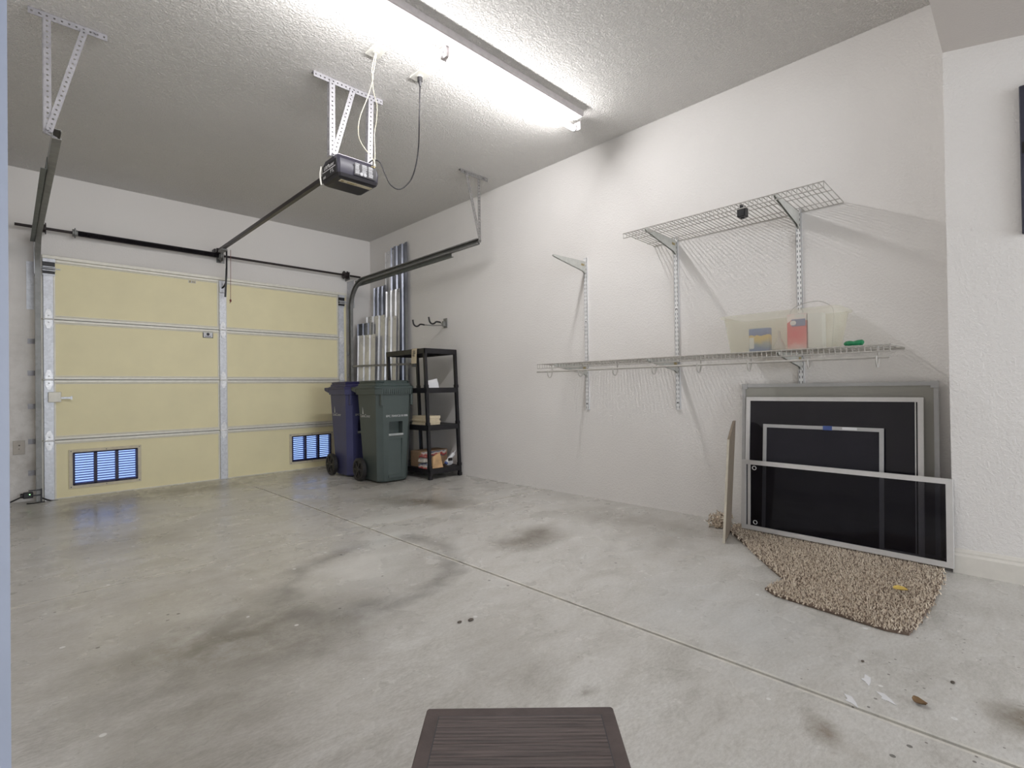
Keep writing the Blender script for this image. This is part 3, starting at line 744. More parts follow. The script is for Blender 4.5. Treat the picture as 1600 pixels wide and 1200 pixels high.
# ------------------------------------------------------------------ right wall shelving
SY_ = (2.565, 1.760, .960)
names = ('white slotted wall standard at left with a lone empty bracket on top', 'white slotted wall standard in the middle holding left end of upper shelf', 'white slotted wall standard behind the storage tub and screens')
zb_ = (.725, .741, .30)
for y, lb, z0 in zip(SY_, names, zb_):
    z1 = 1.985
    t = thing('shelf_standard', lb, 'shelf standard', (W, y, z0), 0, 'slotted shelf standards')
    b = B(); hw = .0155; x1 = W-.0005; x0 = W-.016
    # face plate with two slot columns
    gy = [y-hw, y-.0092, y-.0052, y+.0052, y+.0092, y+hw]
    z = z0; p = .0318
    n = int((z1-z0)/p)
    for k in range(n+1):
        a, c = z0+k*p, min(z0+(k+1)*p, z1); sa = a+.010; sb = a+.026
        for j in (0, 2, 4): b.box(x0, x0+.002, gy[j], gy[j+1], a, c)
        for j in (1, 3):
            b.box(x0, x0+.002, gy[j], gy[j+1], a, min(sa, c))
            if sb < c: b.box(x0, x0+.002, gy[j], gy[j+1], sb, c)
    b.box(x0, x1, y-hw, y-hw+.002, z0, z1); b.box(x0, x1, y+hw-.002, y+hw, z0, z1)
    obj('channel', b, 'standard', t)
    obj('slot_shade', B().box(x0+.0035, x0+.0045, y-hw+.002, y+hw-.002, z0, z1), 'darkink', t)  # dark strip in place of the shade seen through the slots
    b = B()
    for zz in (z1-.04, (z0+z1)/2+.1, z0+.05): b.cyl((x0-.002, y, zz), (x0+.001, y, zz), .0045, 8)
    obj('screws', b, 'blackmetal', t)
def bracket(y, z, label, tilt=0.0, sticker=False):
    t = thing('shelf_bracket', label, 'shelf bracket', (W-.016, y, z), 0, 'tapered shelf brackets')
    L = .405; x0 = W-.0165
    b = B()
    for dy in (-.006, .006):
        prof = [(x0, z+.004), (x0-.03, z+.010), (x0-L, z+.002+tilt), (x0-L-.004, z-.010+tilt), (x0-L+.03, z-.018+tilt), (x0-.04, z-.072), (x0, z-.092)]
        b.loft([[(x, y+dy-.0012, zz) for x, zz in prof], [(x, y+dy+.0012, zz) for x, zz in prof]])
    b.hexa([(x0-.03, y-.006, z+.008), (x0-L, y-.006, z+tilt), (x0-L, y+.006, z+tilt), (x0-.03, y+.006, z+.008),
            (x0-.03, y-.006, z+.010), (x0-L, y-.006, z+.002+tilt), (x0-L, y+.006, z+.002+tilt), (x0-.03, y+.006, z+.010)])
    obj('arm', b, 'bracket', t)
    if sticker: obj('sticker', B().box(x0-.06, x0-.02, y-.0085, y-.0072, z-.030, z-.014), 'oldtape', t)
    return t
UZ, LZ = 1.955, 1.098
bracket(SY_[0], UZ-.012, 'empty white shelf bracket jutting from top of the leftmost standard', .0, True)
bracket(SY_[1], UZ-.010, 'white bracket under left part of the upper wire shelf', .010, True)
bracket(SY_[2], UZ-.010, 'white bracket under right part of the upper wire shelf', .010)
bracket(SY_[0], LZ-.006, 'white bracket carrying left part of the long lower shelf', 0, True)
bracket(SY_[1], LZ-.006, 'white bracket carrying middle of the long lower shelf', 0, True)
bracket(SY_[2], LZ-.010, 'white bracket under the lower shelf below the storage tub', 0, True)

def wire_shelf(y0, y1, z, tilt, label, pitch):
    t = thing('wire_shelf', label, 'wire shelf', (W, (y0+y1)/2, z))
    xw, xf = W-.004, 3.018
    def zz(x): return z + tilt*(xw-x)/(xw-xf)
    b = B()
    n = round((y1-y0)/pitch)
    for k in range(n+1):
        y = y0+(y1-y0)*k/n
        b.tube([(xw, y, zz(xw)+.002), (xf, y, zz(xf)+.002), (xf, y, zz(xf)-.032)], .0026, 5)
    for x in (xw-.001, xw-.085, xw-.25): b.cyl((x, y0-.003, zz(x)-.002), (x, y1+.003, zz(x)-.002), .0028, 6)
    obj('wire_deck', b, 'wire', t)
    b = B().cyl((xf, y0-.003, zz(xf)), (xf, y1+.003, zz(xf)), .0032, 6).cyl((xf+.002, y0-.003, zz(xf)-.032), (xf+.002, y1+.003, zz(xf)-.032), .0032, 6)
    obj('front_lip', b, 'wire', t)
    return t, xf
wire_shelf(.726, 1.938, UZ, .010, 'short upper white wire shelf high on the wall', .0254)
ls, xf = wire_shelf(.460, 2.756, LZ, 0, 'long lower white wire shelf with hanging rod and hooks', .0254)
RZ_ = 1.038
obj('hanging_rod', B().cyl((xf-.004, .462, RZ_), (xf-.004, 2.756, RZ_), .0065, 10), 'wire', ls, True)
for y in (2.626, 2.325, 2.023, 1.720, 1.415, 1.115, .810, .511):
    obj('rod_hook', B().tube([(xf+.004, y, LZ-.002), (xf+.024, y, LZ-.02), (xf+.028, y, RZ_-.006), (xf+.014, y, RZ_-.040), (xf-.006, y, RZ_-.046), (xf-.024, y, RZ_-.028), (xf-.024, y, RZ_+.006)], .0042, 6, 4), 'wire', ls, True)
# black gadget on upper shelf
t = thing('door_sensor', 'small black plastic gadget clipped under the upper wire shelf', 'gadget', (3.09, 1.16, 1.90))
obj('casing', B().box(3.060, 3.115, 1.140, 1.188, 1.900, 1.955, .006, 2), 'black', t)
obj('clip', B().box(3.066, 3.108, 1.152, 1.176, 1.955, 1.972, .002, 1), 'blackmetal', t)
obj('button', B().cyl((3.088, 1.164, 1.900), (3.088, 1.164, 1.892), .010, 10), 'blackmetal', t)

# storage tub and contents
t = thing('storage_tub', 'cloudy translucent plastic storage tub on the lower wire shelf', 'storage tub', (3.22, .99, LZ+.005))
zt0, zt1 = LZ+.006, 1.322
def rr(x0, x1, y0, y1, z, c, n=4):
    out = []
    for cx, cy, a0 in ((x1-c, y0+c, -90), (x1-c, y1-c, 0), (x0+c, y1-c, 90), (x0+c, y0+c, 180)):
        for k in range(n+1):
            a = math.radians(a0+90*k/n); out.append((cx+c*math.cos(a), cy+c*math.sin(a), z))
    return out
b = B(); e = .003
outer = [rr(3.095, 3.385, .735, 1.262, zt0, .03), rr(3.075, 3.405, .700, 1.292, zt1-.012, .04), rr(3.055, 3.418, .680, 1.310, zt1-.010, .05), rr(3.055, 3.418, .680, 1.310, zt1, .05)]
inner = [rr(3.078, 3.402, .703, 1.289, zt1, .04), rr(3.098, 3.382, .738, 1.259, zt0+e, .03)]
b.loft(outer+inner)
obj('tub_body', b, 'tub', t, True)
t = thing('red_box', 'red and white printed carton inside the tub', 'box', (3.16, .89, zt0+.004))
obj('carton', B().box(3.135, 3.20, .852, .948, zt0+.005, 1.305), 'redbox', t)
obj('printed_panel', B().box(3.1325, 3.1350, .855, .925, 1.235, 1.275, .001, 1), 'tapeblue', t)
obj('printed_oval', B().sphere((3.1335, .915, 1.255), .018, (.1, 1, .9), 14), 'paper', t, True)
obj('top_print', B().box(3.1335, 3.1352, .862, .905, 1.282, 1.300), 'paper', t)
single('grey_box', B().box(3.14, 3.21, .775, .845, zt0+.005, 1.300), 'paper', 'pale box standing beside the red carton in the tub', 'box', None, False, (3.17, .81, zt0+.005))
t = thing('blue_box', 'small blue and yellow box inside the tub', 'box', (3.16, 1.10, zt0+.004))
obj('carton', B().box(3.13, 3.18, 1.046, 1.156, zt0+.005, 1.242), 'bluebox', t)
obj('end_flap', B().box(3.1285, 3.1302, 1.128, 1.154, 1.125, 1.19), 'paper', t)
b = B().cyl((3.16, .998, zt0+.006), (3.16, .998, zt0+.012), .040, 16, .040).cyl((3.16, .998, zt0+.012), (3.16, .998, zt0+.075), .038, 16, .010).cyl((3.16, .998, zt0+.075), (3.16, .998, zt0+.115), .009, 12, .007)
single('funnel', b, 'clear', 'upturned clear plastic funnel between the boxes in the tub', 'funnel', None, True, (3.16, .998, zt0+.006))
single('wire_hoop', B().tube([(3.30, .985, 1.30), (3.30, .971, 1.352), (3.30, .92, 1.378), (3.30, .86, 1.387), (3.30, .811, 1.379), (3.30, .765, 1.345), (3.30, .755, 1.30)], .002, 6, 4).tube([(3.30, .985, 1.30), (3.30, .975, 1.12)], .002, 6).tube([(3.30, .755, 1.30), (3.30, .765, 1.12)], .002, 6),
       'wire', 'thin wire bail handle arching above the back of the tub', 'wire hoop', None, True, (3.30, .87, 1.12))
b = B(); 
b.loft([[(3.17+.022*math.sin(a)*s_, y, LZ+.024+c_+.017*math.cos(a)*s_) for a in [2*math.pi*k/12 for k in range(12)]] for y, s_, c_ in ((.592, .35, .004), (.600, .9, .003), (.62, 1.0, 0), (.638, .82, -.002), (.655, 1.0, -.001), (.672, .85, 0), (.682, .3, 0))])
single('green_bundle', b, 'green_item', 'small bright green plastic bundle at right end of lower shelf', 'plastic bundle', None, True, (3.17, .638, LZ+.006))

# ------------------------------------------------------------------ bike hook
t = thing('wall_hook', 'double-armed black tipped storage hook on wall above rack', 'wall hook', (W, 4.48, 1.64))
obj('mounting_plate', B().box(W-.012, W-.0003, 4.45, 4.515, 1.585, 1.69, .003, 1).box(W-.045, W-.012, 4.465, 4.50, 1.60, 1.655, .004, 1), 'track', t)
for ys, ye, z in ((4.49, 4.52, 1.590), (4.475, 4.235, 1.588)):
    L = .32
    am = obj('arm', B().tube([(W-.04, ys, z+.02), (W-.15, (ys+ye)/2, z+.012), (W-.26, ye, z+.012)], .0055, 8), 'track', t, True)
    obj('rubber_hook', B().tube([(W-.26, ye, z+.012), (W-.31, ye, z+.014), (W-.34, ye, z-.006), (W-.37, ye, z-.010), (W-.395, ye, z+.010), (W-.405, ye, z+.055)], .0085, 8, 4), 'black', am, True)

# ------------------------------------------------------------------ storm panels in the corner
def storm_panel(label, cx, cy, w, zt, ang, lean, mat, depth=.02):
    """cx,cy is where the panel passes z=1.2; lean moves the top towards +x"""
    o = thing('storm_panel', label, 'storm panel', (cx-lean*1.2, cy, 0), ang, 'corrugated aluminium storm panels')
    b = B(); n = 3; pts = []
    p = w/n
    for k in range(n):
        y = -w/2+k*p
        pts += [(0, y), (0, y+p*.42), (depth, y+p*.5), (depth, y+p*.92)]
    pts.append((0, w/2))
    th = .0015
    ring = pts + [(x+th, y) for x, y in reversed(pts)]
    def at(z): return [(x+lean*z, y, z) for x, y in ring]
    b.loft([at(.003), at(zt)])
    obj('sheet', b, mat, o, False, True)
    b = B()
    for k in range(n): b.cyl((.0-.003+lean*(zt-.04), -w/2+k*p+p*.19, zt-.04), (.002+lean*(zt-.04), -w/2+k*p+p*.19, zt-.04), .004, 6)
    obj('key_holes', b, 'darkink', o, False, True)
    return o
storm_panel('tallest corrugated aluminium panel, flat on the right wall', 3.385, 5.36, .37, 2.68, .0, .006, 'aluminium_grey', .02)
storm_panel('second tallest panel, only a bright sliver showing left of the tallest', 3.412, 5.56, .30, 2.655, .0, .0, 'aluminium', .010)
storm_panel('panel ending behind the door track, left of the tallest pair', 3.375, 5.82, .30, 2.24, .0, .02, 'aluminium_grey', .02)
storm_panel('bright panel topping out just under the track, before the tallest', 3.345, 5.46, .32, 2.14, .0, .022, 'aluminium', .02)
storm_panel('waist high bright panel third from the corner, nearest the rack', 3.305, 5.50, .32, 1.81, .12, .03, 'aluminium', .02)
storm_panel('medium panel behind the bar, close to the room corner', 3.247, 5.70, .34, 1.84, .2, .035, 'aluminium', .02)
storm_panel('medium panel with dull face wedged nearest the corner', 3.200, 5.86, .28, 1.76, .25, .03, 'aluminium_grey', .015)
storm_panel('shortest frontmost aluminium panel of the corner stack', 3.165, 5.76, .30, 1.60, .28, .03, 'aluminium', .015)
t = thing('restraining_bar', 'thin grey metal bar holding back the stacked panels', 'bar', (3.1, 5.97, 1.22))
obj('bar', B().beam((3.075, 5.94, 1.215), (3.385, 5.075, 1.215), .006, .022), 'track', t)
obj('end_bracket', B().box(3.37, W-.0005, 5.05, 5.085, 1.18, 1.25, .003, 1).cyl((3.36, 5.07, 1.215), (3.36, 5.04, 1.215), .008, 8), 'track', t)

# ------------------------------------------------------------------ shelf rack
rk = thing('shelf_rack', 'black four-shelf plastic storage rack leaning slightly by the wall', 'shelf rack', (3.19, 4.58, 0))
RX0, RX1, RY0, RY1 = 3.010, 3.388, 4.225, 4.915
def sh(z): return -.037*z
lev = (1.325, .928, .548, .108)
for x in (RX0, RX1):
    for y in (RY0, RY1):
        sx = .0145; b = B()
        b.loft([[(x+sh(z)+a*sx, y+c*sx, z) for a, c in ((-1, -1), (1, -1), (1, 1), (-1, 1))] for z in (.002, 1.32)])
        for z in (.002, .108, .548, .928):
            b.loft([[(x+sh(zz)+a*.018, y+c*.018, zz) for a, c in ((-1, -1), (1, -1), (1, 1), (-1, 1))] for zz in (z, z+.03)])
        obj('post', b, 'black', rk)
for i, z in enumerate(lev):
    b = B(); d = sh(z); x0, x1, y0, y1 = RX0+d-.015, RX1+d+.015, RY0-.015, RY1+.015
    hgt = .052
    b.box(x0, x1, y0, y0+.012, z-hgt, z, .002, 1); b.box(x0, x1, y1-.012, y1, z-hgt, z, .002, 1)
    b.box(x0, x0+.012, y0, y1, z-hgt, z, .002, 1); b.box(x1-.012, x1, y0, y1, z-hgt, z, .002, 1)
    b.box(x0+.01, x1-.01, y0+.01, y1-.01, z-.012, z-.004)
    for k in range(1, 6): b.box(x0+.01, x1-.01, y0+k*.11, y0+k*.11+.006, z-.035, z-.01)
    obj('shelf', b, 'black', rk)
# hanging tag on the rack
t = thing('paper_tag', 'cream printed paper tag draped over rack top edge', 'tag', (2.938, 4.36, 1.33))
b = B(); xo = RX0+sh(1.32)-.018
for (p, q) in (((xo+.09, 1.3275), (xo-.002, 1.3285)), ((xo-.002, 1.3285), (xo-.008, 1.312)), ((xo-.008, 1.312), (xo-.014, 1.175))):
    b.hexa([(p[0], 4.325, p[1]), (q[0], 4.325, q[1]), (q[0], 4.415, q[1]), (p[0], 4.415, p[1]), (p[0]+.001, 4.325, p[1]+.0012), (q[0]-.001, 4.325, q[1]+.0012), (q[0]-.001, 4.415, q[1]+.0012), (p[0]+.001, 4.415, p[1]+.0012)])
obj('strip', b, 'tan', t)
b = B()
for k in range(7):
    z = 1.30-k*.009; b.box(xo-.0125-.0006*k, xo-.0112-.0006*k, 4.34+random.uniform(0, .02), 4.40-random.uniform(0, .02), z, z+.004)
obj('print', b, 'darkink', t)
# items on rack
single('white_card', B().hexa([(3.060, 4.30, .9285), (3.165, 4.275, .9285), (3.170, 4.285, .9285), (3.065, 4.31, .9285), (3.055, 4.33, 1.00), (3.165, 4.30, 1.022), (3.168, 4.306, 1.022), (3.060, 4.336, 1.00)]).hexa([(3.15, 4.285, .9285), (3.19, 4.30, .9285), (3.19, 4.304, .9285), (3.15, 4.289, .9285), (3.14, 4.31, 1.02), (3.185, 4.315, .99), (3.185, 4.319, .99), (3.14, 4.314, 1.02)]),
       'paper', 'folded white card propped on second shelf of rack', 'card', None, False, (3.11, 4.30, .929))
for k, (z0, h_, dx) in enumerate(((.5485, .022, 0), (.571, .018, .008), (.5895, .020, -.004), (.610, .030, .006))):
    single('paper_block', B().box(2.995+dx, 3.17+dx, 4.265, 4.52, z0, z0+h_, .002, 1), 'tan',
           ('lowest block in the cream stack on the rack third shelf', 'second lowest block in the cream stack on the rack', 'second from top block in the cream stack on the rack', 'thick top block of the cream stack on the rack')[k], 'paper block', 'cream blocks stacked on the rack', False, (3.08, 4.39, z0))
zf = .1085
t = thing('cardboard_box', 'open cardboard box at back of the rack bottom shelf', 'box', (3.2, 4.50, zf))
obj('carton', B().box(3.03, 3.375, 4.42, 4.60, zf, .268), 'cardboard', t)
obj('printed_side', B().box(3.04, 3.36, 4.417, 4.4195, .20, .26), 'newsprint', t)
single('paint_bag', B().hexa([(3.055, 4.245, zf), (3.185, 4.24, zf), (3.185, 4.30, zf), (3.055, 4.30, zf), (3.07, 4.255, .225), (3.15, 4.25, .262), (3.15, 4.27, .262), (3.07, 4.27, .225)]), 'orangebox', 'tan and orange printed bag standing on rack bottom shelf', 'bag', None, False, (3.12, 4.27, zf))
t = thing('caulk_bottle', 'white squeeze bottle with blue neck tilted on rack bottom', 'bottle', (3.23, 4.26, zf))
obj('bottle_body', B().cyl((3.245, 4.262, .150), (3.335, 4.262, .232), .020, 12), 'paper', t, True)
obj('nozzle', B().cyl((3.335, 4.262, .232), (3.375, 4.262, .272), .008, 10, .003), 'paper', t, True)
obj('neck', B().cyl((3.232, 4.262, .1345), (3.245, 4.262, .150), .018, 12), 'tapeblue', t, True)
obj('trigger', B().box(3.25, 3.30, 4.238, 4.243, .165, .195), 'blackmetal', t)
single('plastic_bag', B().sphere((3.29, 4.285, zf+.036), .045, (1.3, .5, .8), 12), 'paper', 'crumpled white plastic bag on rack bottom shelf', 'bag', None, True, (3.29, 4.285, zf))
t = thing('packaging', 'jumbled printed packaging on rack bottom beside the green cart', 'packaging', (3.0, 4.33, zf))
b = B().hexa([(2.99, 4.27, zf), (3.03, 4.26, zf), (3.03, 4.40, zf), (2.99, 4.40, zf), (2.99, 4.28, .155), (3.035, 4.27, .170), (3.035, 4.40, .165), (2.99, 4.40, .150)])
obj('carton', b, 'newsprint', t)
b = B().hexa([(2.985, 4.30, .172), (3.04, 4.28, .172), (3.04, 4.40, .172), (2.985, 4.40, .172), (2.995, 4.30, .238), (3.04, 4.29, .23), (3.04, 4.39, .23), (2.995, 4.39, .238)])
obj('upper_carton', b, 'newsprint', t)

# ------------------------------------------------------------------ wheeled carts (local frame: front is -y, origin at bottom front centre)
def cut(o, boxes):
    cb = B()
    for bx in boxes: cb.box(*bx)
    me = bpy.data.meshes.new('cut'); bmesh.ops.recalc_face_normals(cb.bm, faces=cb.bm.faces); cb.bm.to_mesh(me); cb.bm.free()
    co = bpy.data.objects.new('cut', me); COL.objects.link(co); co.parent = o.parent
    md = o.modifiers.new('b', 'BOOLEAN'); md.operation = 'DIFFERENCE'; md.object = co; md.solver = 'EXACT'
    bpy.context.view_layer.update()
    dg = bpy.context.evaluated_depsgraph_get(); nm = bpy.data.meshes.new_from_object(o.evaluated_get(dg))
    o.modifiers.clear(); nm.materials.clear(); nm.materials.append(o.data.materials[0]); o.data = nm
    bpy.data.objects.remove(co)
def cart(loc, rz, body, lid, label, text):
    t = thing('wheeled_cart', label, 'trash cart', loc, rz, 'wheeled carts by the garage door')
    hb, ht = .168, .198; dt = .43
    def ring(z, grow=0, c=.05):
        z *= 1.045; k = z/.90; w_ = hb+(ht-hb)*k+grow; y0 = -.045*k-grow; y1 = .36+(dt-.36)*k+grow
        return [(a, d_, z) for a, d_, _ in rrect(-w_, w_, y0, y1, 0, c)]
    b = B().loft([ring(.012, -.01, .05), ring(.03, 0, .05), ring(.45, 0, .05), ring(.83, 0, .05), ring(.832, .012, .05), ring(.885, .014, .05)])
    bd = obj('body', b, body, t, 30, True)
    cut(bd, [(-.075, .075, -.2, .05, .455, .60), (-.072, .072, -.2, -.004, .05, .43)])
    obj('grab_bar', B().cyl((-.08, -.022, .470), (.08, -.022, .470), .013, 12), 'greybar', t, True, True)
    b = B()
    for k in range(13):
        x = -.14+.28*k/12; b.box(x-.004, x+.004, -.067, -.052, .872, .918)
    for x in (-.165, .165): b.box(x-.010, x+.010, -.063, -.030, .76, .868, .004, 1)
    b.box(-.072, .072, -.014, -.002, .05, .075)
    obj('front_ribs', b, body, t, False, True)
    b = B().loft([ring(.887, .018, .05), ring(.905, .016, .05), ring(.915, -.004, .05), ring(.935, -.008, .05), ring(.938, -.016, .06), ring(.958, -.012, .06), ring(.964, -.03, .07)])
    ld = obj('lid', b, lid, t, 30, True)
    b = B().box(-.18, .18, .36, .455, .925, .955, .006, 1)
    obj('lid_hinge', b, lid, ld, False, True)
    b = B()
    for x in (-.20, .20): b.hexa([(x-.014, .40, .89), (x+.014, .40, .89), (x+.014, .485, .91), (x-.014, .485, .91), (x-.014, .40, .945), (x+.014, .40, .945), (x+.014, .50, .945), (x-.014, .50, .945)])
    b.cyl((-.214, .485, .928), (.214, .485, .928), .016, 10)
    obj('handle', b, body, t, False, True)
    wr = .115
    for s in (-1, 1):
        x = s*.215
        b = B()
        b.loft([[(x+s*dx, .325+r_*math.cos(a), wr+r_*math.sin(a)) for a in [2*math.pi*k/28 for k in range(28)]] for dx, r_ in ((-.022, wr-.012), (-.018, wr), (.018, wr), (.022, wr-.012), (.022, wr-.028), (.012, wr-.032), (.012, .03), (.024, .026), (.024, .012))])
        w = obj('wheel', b, 'tyre', t, 35, True)
        b = B()
        for k in range(6):
            a = math.pi*2*k/6; ca, sa = math.cos(a), math.sin(a)
            b.beam((x+s*.014, .325+.02*ca, wr+.02*sa), (x+s*.014, .325+(wr-.03)*ca, wr+(wr-.03)*sa), .014, .016, (1, 0, 0))
        obj('spokes', b, 'black', w, False, True)
    obj('axle', B().cyl((-.2, .325, wr), (.2, .325, wr), .009, 10), 'blackmetal', t, True, True)
    # print on the front and the left side
    zt = .655; yf = -.045*zt/.90
    if text:
        n = Vector((0, -1, -.05)).normalized()
        obj('serial_print', text_bm(text, .029, basis((.01, yf-.0022, zt), (1, 0, 0), (0, .05, 1)), .0005), 'ink', t, False, True)
    k = .655/.9; xs = -(hb+(ht-hb)*k); lean = -(ht-hb)/.9
    yv_ = Vector((lean, 0, 1)).normalized()
    mt_ = basis((xs-.0012, .235, .655), (0, -1, 0), yv_)
    lg = text_bm('LanaCover', .046, mt_, .0005)
    lg.bm.transform(Matrix.Identity(4))
    lo = obj('city_logo', lg, 'ink', t, False, True)
    c = Vector((xs-.0010, .285, .655)); b = B()
    pts = [(-.010, .018), (.012, .018), (.008, .055), (.001, .088), (-.004, .055)]
    b.loft([[c+Vector((0, -1, 0))*a+yv_*d_+Vector((-e_, 0, 0)) for a, d_ in pts] for e_ in (0, .0012)])
    obj('logo_emblem', b, 'ink', t, False, True)
    return t
cart((2.722, 4.415, 0), math.radians(-2), 'green', 'greenlid', 'dark green wheeled trash cart nearest the rack', 'EPC 7040/CII 81088')
cart((2.700, 4.990, 0), math.radians(-2), 'blue', 'bluelid', 'navy blue wheeled recycling cart behind the green one', 'EPC 7040/CII 81064')

# ------------------------------------------------------------------ screens and panes leaning at right
def frame_panel(name, label, cat, y0, y1, xb, zb, xt, zt, fw, ft, fmat, pane, gap=(0, 0), extra=None, ddx=0, group='window panes and screens leaning on the wall'):
    """rectangular framed pane: bottom edge at (xb, zb), top edge at (xt, zt); ddx: extra x at the y1 end"""
    t = thing(name, label, cat, (xb, (y0+y1)/2, zb), 0, group)
    O = Vector((xb, y0, zb)); Yv = Vector((ddx, y1-y0, 0)); L = Yv.length; Yv.normalize()
    U = Vector((xt-xb, 0, zt-zb)); Ht = U.length; U.normalize(); N = Yv.cross(U).normalized()
    if N.x > 0: N = -N
    def q(a, u, n): return O+Yv*a+U*u+N*n
    def bar(b, a0, a1, u0, u1, n0=0, n1=ft): b.hexa([q(a0, u0, n0), q(a1, u0, n0), q(a1, u0, n1), q(a0, u0, n1), q(a0, u1, n0), q(a1, u1, n0), q(a1, u1, n1), q(a0, u1, n1)])
    b = B(); bar(b, 0, L, 0, fw); bar(b, 0, L, Ht-fw, Ht); bar(b, 0, fw, fw, Ht-fw); bar(b, L-fw, L, fw, Ht-fw)
    obj('frame', b, fmat, t)
    b = B(); bar(b, fw*.8, L-fw*.8, fw*.8, Ht-fw*.8, ft*.4, ft*.55); obj('pane', b, pane, t)
    if extra: extra(t, bar, L, Ht)
    return t
# back to front; bottoms at growing distance from the wall
def corners(t, bar, L, Ht):
    b = B()
    for a in (0, L-.03):
        for u in (Ht-.03,): bar(b, a-.002, a+.032, u-.002, u+.032, .0, .014)
    obj('corner_keys', b, 'framegrey', t)
frame_panel('insect_screen', 'largest grey mesh insect screen, rearmost against the wall', 'window screen', .318, 1.300, 3.345, .012, 3.405, .915, .020, .010, 'framegrey', 'mesh', extra=corners)
def mull(t, bar, L, Ht):
    b = B(); bar(b, .031, .036, .02, Ht-.02, .008, .013); obj('inner_bead', b, 'framewhite', t)
frame_panel('window_sash', 'big white framed window sash with dark glass behind the small screen', 'window sash', .376, 1.262, 3.300, .012, 3.372, .833, .024, .018, 'framewhite', 'darkglass', extra=mull)
def tape(t, bar, L, Ht):
    b = B(); bar(b, L-.37, L-.325, Ht-.022, Ht+.002, -.001, .0115); obj('blue_tape', b, 'tapeblue', t)
    b = B(); bar(b, L-.49, L-.42, Ht-.016, Ht-.002, .0101, .0115); obj('paper_label', b, 'paper', t)
frame_panel('insect_screen', 'small dark mesh insect screen with blue tape on top edge', 'window screen', .540, 1.150, 3.268, .012, 3.328, .668, .020, .010, 'framegrey', 'darkmesh', extra=tape)
def hardware(t, bar, L, Ht):
    b = B(); bar(b, L-.052, L-.036, .02, Ht-.02, .010, .013); obj('inner_bead', b, 'framewhite', t)
    for z in (.405, .075):
        b = B().tube([(3.248-.02, 1.175+.011*math.cos(a), z+.011*math.sin(a)) for a in [2*math.pi*k/14 for k in range(15)]], .0022, 6)
        obj('latch_ring', b, 'framewhite', t, True)
frame_panel('window_sash', 'long low white framed glass panel, frontmost of the stack', 'window sash', .256, 1.262, 3.205, .022, 3.226, .445, .026, .016, 'framewhite', 'glass', extra=hardware, ddx=.055)
# tan board standing on edge
t = thing('thin_board', 'thin tan board standing on end at left of the screens', 'board', (3.07, 1.28, 0))
p = [Vector((2.925, 1.247, .001)), Vector((3.215, 1.330, .001)), Vector((3.225, 1.293, .690)), Vector((3.165, 1.276, .690)), Vector((2.935, 1.215, .600))]
th = Vector((.003, -.012, 0))
b = B(); b.loft([[q+Vector((0, 0, 0)) for q in p], [q+th for q in p]])
obj('face', b, 'board', t)
b = B(); e2 = Vector((-.004, -.001, 0))
b.hexa([p[0]+e2, p[0]+e2+th, p[0]+th, p[0], p[4]+e2, p[4]+e2+th, p[4]+th, p[4]])
obj('edge_band', b, 'boardedge', t)

# ------------------------------------------------------------------ carpet remnant
out = [(3.36, 1.34), (3.20, 1.325), (3.008, 1.168), (2.834, 1.034), (2.693, .922), (2.555, .806), (2.49, .815), (2.385, .832), (2.340, .775), (2.311, .555), (2.285, .380), (2.300, .312),
       (2.454, .299), (2.70, .282), (2.90, .286), (3.06, .283), (3.20, .300), (3.36, .32)]
def inside(x, y, P):
    c = False; j = len(P)-1
    for i in range(len(P)):
        if (P[i][1] > y) != (P[j][1] > y) and x < (P[j][0]-P[i][0])*(y-P[i][1])/(P[j][1]-P[i][1])+P[i][0]: c = not c
        j = i
    return c
t = thing('carpet_remnant', 'torn remnant of beige and brown flecked shag carpet under the screens', 'carpet', (2.85, .75, 0))
b = B(); top = [(x, y, .010) for x, y in out]; b.loft([[(x, y, .001) for x, y in out], top]); obj('backing', b, 'backing', t)
b = B(); rnd = random.Random(3)
step = .0082; nx = int(1.1/step)
for i in range(nx):
    for j in range(nx):
        x = 2.27+i*step+rnd.uniform(-.004, .004); y = .27+j*step+rnd.uniform(-.004, .004)
        if not inside(x+rnd.uniform(-.014, .014), y+rnd.uniform(-.014, .014), out): continue
        h = rnd.uniform(.009, .016); a = rnd.uniform(0, 6.28); r_ = rnd.uniform(.0032, .0050)
        lx, ly = rnd.uniform(-.007, .007), rnd.uniform(-.007, .007)
        base = [b.bm.verts.new((x+r_*math.cos(a+k*2.094), y+r_*math.sin(a+k*2.094), .008)) for k in range(3)]
        tp = b.bm.verts.new((x+lx, y+ly, .008+h))
        for k in range(3): b.bm.faces.new((base[k], base[(k+1) % 3], tp))
tf = obj('pile', b, 'carpet', t); tf['kind'] = 'stuff'
# frayed tuft beyond the board
b = B()
for k in range(260):
    x, y, z = rnd.uniform(3.20, 3.36), rnd.uniform(1.36, 1.46), rnd.uniform(.0, .075)
    r_ = .007; a = rnd.uniform(0, 6.28)
    base = [b.bm.verts.new((x+r_*math.cos(a+q_*2.094), y+r_*math.sin(a+q_*2.094), z)) for q_ in range(3)]
    tp = b.bm.verts.new((x+rnd.uniform(-.02, .02), y+rnd.uniform(-.02, .02), z+rnd.uniform(.005, .02)))
    for q_ in range(3): b.bm.faces.new((base[q_], base[(q_+1) % 3], tp))
b.box(3.21, 3.35, 1.37, 1.44, .001, .06, .02, 2)
obj('curled_corner', b, 'carpet', t)

